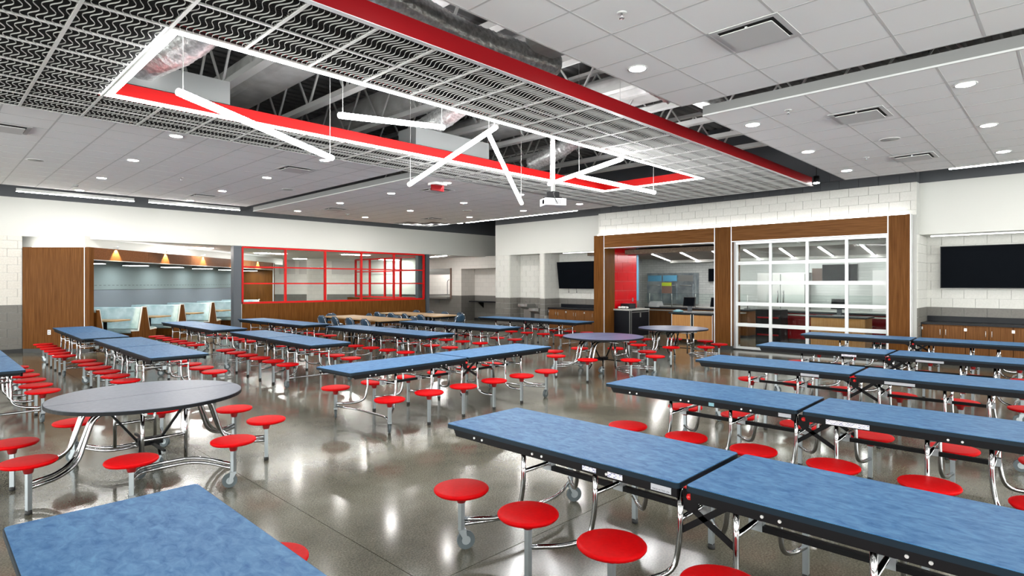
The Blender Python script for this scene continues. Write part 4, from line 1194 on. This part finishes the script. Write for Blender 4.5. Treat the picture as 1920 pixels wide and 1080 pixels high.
def make_table(detail):
    root = thing('stool_table', 'x', 'table', (0, 0, 0), 0, 'blue folding stool tables')
    for h, sx in ((0, -1), (1, 1)):
        x0, x1 = (-TG / 2 - TL, -TG / 2) if sx < 0 else (TG / 2, TG / 2 + TL)
        top = MB().prism(rrect(x0 + 0.005, -TW / 2 + 0.005, x1 - 0.005, TW / 2 - 0.005, 0.02), TZ - 0.004, TZ).obj('table_top', 'blue_laminate', root)
        MB().prism(rrect(x0, -TW / 2, x1, TW / 2, 0.025), TZ - 0.032, TZ - 0.0035).obj('edge_band', 'edge_navy', top)
        xo, xi = (x0, x1) if sx < 0 else (x1, x0)
        for sy in (-1, 1):
            yy = sy * (TW / 2 - 0.022)
            ap = MB().extrude([(xo - sx * 0.055, yy, TZ - 0.033), (xo - sx * 0.085, yy, TZ - 0.085), (xi + sx * 0.02, yy, TZ - 0.085), (xi + sx * 0.02, yy, TZ - 0.033)], (0, -sy * 0.02, 0)).obj('apron', 'black_steel', root)
            if detail:
                for bx in (0.38, 0.46, 0.95, 1.03, 1.5, 1.58):
                    inst('bolt', bolt_me, ap, (xi + sx * bx, yy + sy * 0.001, TZ - 0.062))
        MB().box(xo - sx * 0.07, -0.33, TZ - 0.07, xo - sx * 0.09, 0.33, TZ - 0.033).obj('end_rail', 'black_steel', root)
    legx = (-1.18, -0.6, -0.05, 0.25, 0.84, 1.2)
    stx = (-1.48, -0.88, -0.29, 0.3, 0.89, 1.48)
    for i, (lx, sx) in enumerate(zip(legx, stx)):
        for sy in (-1, 1):
            stool(root, sx, sy * 0.585, i in (0, 5))
            P = fillet([(lx, sy * 0.3, TZ - 0.05), (lx, sy * 0.3, 0.42), (lx + 0.12 * (sx - lx), sy * 0.31, 0.24), (lx + 0.5 * (sx - lx), sy * 0.42, 0.2), (sx, sy * 0.57, 0.2)], 0.12, 4)
            MB().tube(P, 0.016, 8).obj('leg_tube', 'chrome', root)
        MB().tube([(lx, -0.3, 0.52), (lx, 0.3, 0.52)], 0.014, 8).obj('cross_bar', 'chrome', root)
        MB().box(lx - 0.035, -0.06, 0.475, lx + 0.035, -0.01, 0.53).obj('link_bracket', 'galvanised', root)
    for x in (-1.48, 1.48):
        MB().tube(fillet([(x, -0.57, 0.165), (x * 0.93, -0.3, 0.15), (x * 0.93, 0.3, 0.15), (x, 0.57, 0.165)], 0.1, 4), 0.014, 8).obj('end_brace', 'chrome', root)
    MB().box(-1.18, -0.055, 0.475, -0.06, -0.02, 0.505).obj('tie_bar', 'black_steel', root)
    MB().box(0.25, -0.055, 0.475, 1.2, -0.02, 0.505).obj('tie_bar', 'black_steel', root)
    for sy in (-1, 1):
        y = sy * 0.29
        for (xa, za), (xb, zb) in (((-0.1, 0.66), (0.25, 0.45)), ((0.22, 0.66), (-0.05, 0.46))):
            d = Vector((xb - xa, 0, zb - za)).normalized()
            nrm = Vector((-d.z, 0, d.x)) * 0.016
            a, bb = Vector((xa, y, za)), Vector((xb, y, zb))
            MB().extrude([a - nrm, bb - nrm, bb + nrm, a + nrm], (0, 0.008 * sy, 0)).obj('fold_link', 'black_steel', root)
        MB().extrude([(-0.03, y + 0.01 * sy, 0.69), (0.06, y + 0.01 * sy, 0.69), (0.05, y + 0.01 * sy, 0.6), (0.0, y + 0.01 * sy, 0.56), (-0.03, y + 0.01 * sy, 0.62)], (0, 0.006 * sy, 0)).obj('hinge_plate', 'black_steel', root)
        inst('lock_knob', knob_me, root, (0.015, y + 0.03 * sy, 0.66))
    return root


bolt_me = MB().tube([(0, -0.005, 0), (0, 0.005, 0)], 0.008, 8).mesh('bolt', 'steel_bolt')
knob_me = MB().lathe([(0.003, -0.016), (0.014, -0.012), (0.019, 0.0), (0.014, 0.012), (0.003, 0.016)], 10).mesh('lock_knob', 'red_ball')
protoN, protoF = make_table(True), make_table(False)
tables = [
    (3.13, 1.46, -89.7, 1, 'blue rectangular stool table in the right foreground, nearest the camera of the right-hand row'),
    (5.38, 1.62, -89.2, 1, 'blue rectangular stool table on the right, second row from the camera'),
    (7.79, 1.84, -88.6, 0, 'blue rectangular stool table on the right, third row from the camera'),
    (10.21, 1.98, -89.2, 0, 'blue rectangular stool table on the right, fourth row from the camera'),
    (13.0, 2.17, -88.0, 0, 'blue rectangular stool table on the right nearest the wooden cabinets'),
    (5.35, 6.44, 2.4, 1, 'blue rectangular stool table standing crosswise in the middle of the hall'),
    (2.66, 11.05, -90.3, 0, 'blue rectangular stool table directly behind the near round table'),
    (2.58, 15.13, -91.0, 0, 'blue rectangular stool table in front of the angled wood wall'),
    (4.94, 15.5, -89.9, 0, 'blue rectangular stool table in front of the booths'),
    (5.0, 11.0, -91.2, 0, 'blue rectangular stool table in the second column from the left, middle row'),
    (6.94, 15.48, -88.0, 0, 'blue rectangular stool table against the low wood wall'),
    (7.32, 11.05, -87.8, 0, 'blue rectangular stool table in front of the wooden tables with blue chairs'),
    (9.57, 11.29, -88.4, 0, 'blue rectangular stool table between the wooden tables and the cabinets'),
    (12.41, 11.24, -88.6, 0, 'blue rectangular stool table in front of the drinking fountains'),
    (0.55, 10.88, -90.0, 0, 'blue rectangular stool table cut off by the left edge of the picture'),
    (0.64, 1.38, -90.0, 1, 'blue rectangular table top cut off at the bottom left, nearest of all'),
]
used = {0: False, 1: False}
placed = []
for x, y, a, det, lab in tables:
    p = protoN if det else protoF
    if not used[det]:
        used[det] = True
        o = p
    else:
        o = copy_tree(p)
    o.location = (x, y, 0)
    o.rotation_euler = (0, 0, R(a))
    o['label'] = lab
    placed.append(o)


def sticker(o, x, w, hgt, m, y=-TW / 2 + 0.0205, z=TZ - 0.06):
    MB().box(x - w / 2, y - 0.0012, z - hgt / 2, x + w / 2, y - 0.0002, z + hgt / 2).obj('sticker', m, o)


for k, lst in ((0, ((-0.13, 0.12, 0.034, 'sticker_white'), (-0.42, 0.1, 0.03, 'sticker_print'), (-0.6, 0.1, 0.026, 'sticker_print'))), (1, ((0.34, 0.3, 0.036, 'sticker_print'), (-0.12, 0.1, 0.03, 'sticker_white'), (-0.75, 0.05, 0.03, 'teal_plastic'))),
              (2, ((0.45, 0.28, 0.03, 'sticker_white'), (-0.45, 0.2, 0.03, 'sticker_white'))), (3, ((0.5, 0.32, 0.03, 'sticker_white'), (-0.5, 0.2, 0.03, 'sticker_print')))):
    for x, w, hgt, m in lst:
        sticker(placed[k], x, w, hgt, m)
tx = bpy.data.curves.new('sticker_text', 'FONT')
tx.body = 'MADE IN THE USA'
tx.size = 0.0125
tx.align_x = 'CENTER'
tx.extrude = 0.0001
tx.materials.append(M['black_rubber'])
tmp = bpy.data.objects.new('sticker_text', tx)
COL.objects.link(tmp)
bpy.context.view_layer.update()
tme = bpy.data.meshes.new_from_object(tmp.evaluated_get(bpy.context.evaluated_depsgraph_get()))
bpy.data.objects.remove(tmp)
bpy.data.curves.remove(tx)
to = inst('sticker_text', tme)
to.parent = placed[0]
to.location = (-0.13, -TW / 2 + 0.019, TZ - 0.072)
to.rotation_euler = (PI / 2, 0, 0)


# ------------------------------------------------------------------ round stool tables
def make_round(lam):
    root = thing('round_stool_table', 'x', 'table', (0, 0, 0), 0, 'round folding stool tables')
    Rr = 0.775
    for s in (-1, 1):
        for nm, r0, z0, z1, mt in (('table_top', Rr - 0.006, 0.741, 0.745, lam),):
            po = [(r0 * math.cos(PI * k / 36), s * (0.005 + max(0.0, r0 * math.sin(PI * k / 36)))) for k in range(37)]
            top = MB().prism(po, z0, z1).obj(nm, mt, root)
        po = [(Rr * math.cos(PI * k / 36), s * (0.0015 + max(0.0, Rr * math.sin(PI * k / 36)))) for k in range(37)]
        MB().prism(po, 0.712, 0.7405).obj('edge_band', 'edge_black', top)
        MB().box(-0.5, s * 0.06, 0.67, 0.5, s * 0.1, 0.711).obj('under_rail', 'black_steel', root)
    for k in range(8):
        a = R(22.5 + 45 * k)
        stool(root, 1.0 * math.cos(a), 1.0 * math.sin(a), k in (1, 2, 5, 6), a)
    # S-curved tubes at the two ends of the seam
    for s in (-1, 1):
        for k, y in enumerate((-0.2, -0.12, 0.12, 0.2)):
            sy = 1 if y > 0 else -1
            lo_ = abs(y) > 0.15
            P = fillet([(s * 0.16, y, 0.66), (s * 0.46, y, 0.66), (s * 0.58, y, 0.27 if lo_ else 0.3), (s * 0.72, sy * (0.26 if lo_ else 0.24), 0.2 if lo_ else 0.235), (s * 0.915, sy * 0.375, 0.2 if lo_ else 0.235)], 0.1, 5)
            MB().tube(P, 0.016, 8).obj('curved_tube', 'chrome', root)
        # side frames below the two long sides
        for xx in (-0.17, 0.17):
            MB().tube([(xx, s * 0.42, 0.70), (xx, s * 0.42, 0.2)], 0.016, 8).obj('upright_tube', 'chrome', root)
            MB().tube([(xx, s * 0.05, 0.655), (xx, s * 0.5, 0.655)], 0.014, 8).obj('top_rail', 'chrome', root)
        MB().tube([(-0.17, s * 0.42, 0.42), (0.17, s * 0.42, 0.42)], 0.014, 8).obj('cross_bar', 'chrome', root)
        for z, off in ((0.2, 0.0), (0.165, 0.025)):
            P = fillet([(-0.37, s * (0.91), z), (-0.3, s * (0.62 + off), z), (-0.2, s * (0.44 + off), z), (0.2, s * (0.44 + off), z), (0.3, s * (0.62 + off), z), (0.37, s * 0.91, z)], 0.1, 4)
            MB().tube(P, 0.014, 8).obj('low_rail', 'chrome', root)
        MB().tube([(s * 0.35, 0, 0.67), (s * 0.08, 0, 0.3)], 0.014, 4, rot=PI / 4).obj('fold_link', 'black_steel', root)
        MB().tube([(0, s * 0.05, 0.3), (0, s * 0.42, 0.3)], 0.014, 4, rot=PI / 4).obj('tie_bar', 'black_steel', root)
        inst('caster', caster_me, root, (s * 0.12, 0.1 * s, 0.0), s)
        MB().tube([(s * 0.12, 0.1 * s, 0.13), (s * 0.08, 0.05 * s, 0.32)], 0.012, 6).obj('caster_stem', 'black_steel', root)
    MB().box(-0.1, -0.05, 0.28, 0.1, 0.05, 0.34).obj('fold_hub', 'black_steel', root)
    return root


r1 = make_round('grey_laminate')
r1.location = (1.52, 6.17, 0)
r1.rotation_euler = (0, 0, R(2))
r1['label'] = 'round grey stool table in the left foreground'
r2 = make_round('navy_laminate')
r2.location = (9.32, 6.6, 0)
r2.rotation_euler = (0, 0, R(-3))
r2['label'] = 'round dark blue stool table in the middle, the nearer of the two before the portal'
r3 = copy_tree(r2)
r3.location = (12.15, 6.66, 0)
r3.rotation_euler = (0, 0, R(4))
r3['label'] = 'round dark blue stool table right in front of the serving opening'


# ------------------------------------------------------------------ wooden tables with blue shell chairs
def wood_table(x, y, lab):
    t = thing('wooden_table', lab, 'table', (x, y, 0), 0, 'wooden tables with blue chairs')
    MB().prism(rrect(-0.55, -0.78, 0.55, 0.78, 0.03), 0.715, 0.745).obj('table_top', 'wood_top', t)
    for sx in (-1, 1):
        for sy in (-1, 1):
            MB().box(sx * 0.46 - 0.025, sy * 0.68 - 0.025, 0, sx * 0.46 + 0.025, sy * 0.68 + 0.025, 0.714).obj('leg', 'black_steel', t)
    for sy in (-1, 1):
        MB().box(-0.46, sy * 0.68 - 0.015, 0.66, 0.46, sy * 0.68 + 0.015, 0.713).obj('apron', 'black_steel', t)


wood_table(9.38, 14.43, 'wooden table with blue chairs, nearest the camera of the left pair')
wood_table(9.38, 16.02, 'wooden table with blue chairs, farther one of the left pair by the low wall')
wood_table(11.75, 15.05, 'wooden table with blue chairs, nearest the camera of the right pair')
wood_table(11.75, 16.64, 'wooden table with blue chairs, farther one of the right pair by the grey column')


def make_chair():
    t = thing('shell_chair', 'x', 'chair', (0, 0, 0), 0, 'blue shell chairs')
    # seat and back are shells facing +x
    vs3, fs3 = [], []
    for i in range(5):
        for j in range(7):
            u, w = i / 4 - 0.5, j / 6 - 0.5
            vs3.append((0.38 * u + 0.02, 0.42 * w * (1 - 0.15 * (i == 0)), 0.45 + 0.05 * (2 * w) ** 2 * 0.5 - 0.03 * (u + 0.5) ** 3))
    for i in range(4):
        for j in range(6):
            fs3.append((i * 7 + j, i * 7 + j + 1, (i + 1) * 7 + j + 1, (i + 1) * 7 + j))
    o = MB().add(vs3, fs3, True).obj('seat', 'chair_blue', t)
    so = o.modifiers.new('thickness', 'SOLIDIFY'); so.thickness = 0.012
    vs3, fs3 = [], []
    for i in range(6):
        for j in range(7):
            u, w = i / 5, j / 6 - 0.5
            wd = 0.4 * math.sqrt(max(0.05, 1 - max(0, (u - 0.45) / 0.6) ** 2)) * (0.85 if i == 0 else 1)
            vs3.append((-0.19 - 0.07 * u + 0.06 * (2 * w) ** 2, wd * w, 0.56 + 0.24 * u))
    for i in range(5):
        for j in range(6):
            fs3.append((i * 7 + j, i * 7 + j + 1, (i + 1) * 7 + j + 1, (i + 1) * 7 + j))
    o = MB().add(vs3, fs3, True).obj('backrest', 'chair_blue', t)
    so = o.modifiers.new('thickness', 'SOLIDIFY'); so.thickness = 0.012
    for sy in (-1, 1):
        MB().tube(fillet([(0.2, sy * 0.22, 0.0), (0.13, sy * 0.19, 0.42), (-0.1, sy * 0.19, 0.42)], 0.05), 0.011, 6).obj('front_leg', 'chrome', t)
        MB().tube(fillet([(-0.26, sy * 0.22, 0.0), (-0.13, sy * 0.19, 0.43), (-0.225, sy * 0.17, 0.72)], 0.06), 0.011, 6).obj('rear_leg', 'chrome', t)
    MB().tube([(-0.1, -0.19, 0.42), (-0.1, 0.19, 0.42)], 0.01, 6).obj('seat_rail', 'chrome', t)
    MB().tube(fillet([(-0.222, -0.17, 0.72), (-0.236, -0.1, 0.775), (-0.236, 0.1, 0.775), (-0.222, 0.17, 0.72)], 0.06), 0.01, 6).obj('back_hoop', 'chrome', t)
    return t


ch = make_chair()
spots = []
for tx_, ys, nm in ((9.38, (13.95, 14.75, 15.55, 16.35), 'left pair'), (11.75, (14.6, 15.4, 16.2, 17.0), 'right pair')):
    for i, y in enumerate(ys):
        spots.append((tx_ - 0.62, y, 0, 'blue shell chair, near side of the %s of wooden tables, %s along' % (nm, ORD[i])))
        spots.append((tx_ + 0.62, y, 180, 'blue shell chair, far side of the %s of wooden tables, %s along' % (nm, ORD[i])))
spots.append((11.9, 14.0, 90, 'blue shell chair at the near end of the right pair of wooden tables'))
spots.append((9.4, 17.1, -90, 'blue shell chair at the far end of the left pair of wooden tables'))
for i, (x, y, a, lab) in enumerate(spots):
    o = ch if i == 0 else copy_tree(ch)
    o.location = (x, y, 0)
    o.rotation_euler = (0, 0, R(a + random.uniform(-7, 7)))
    o['label'] = lab
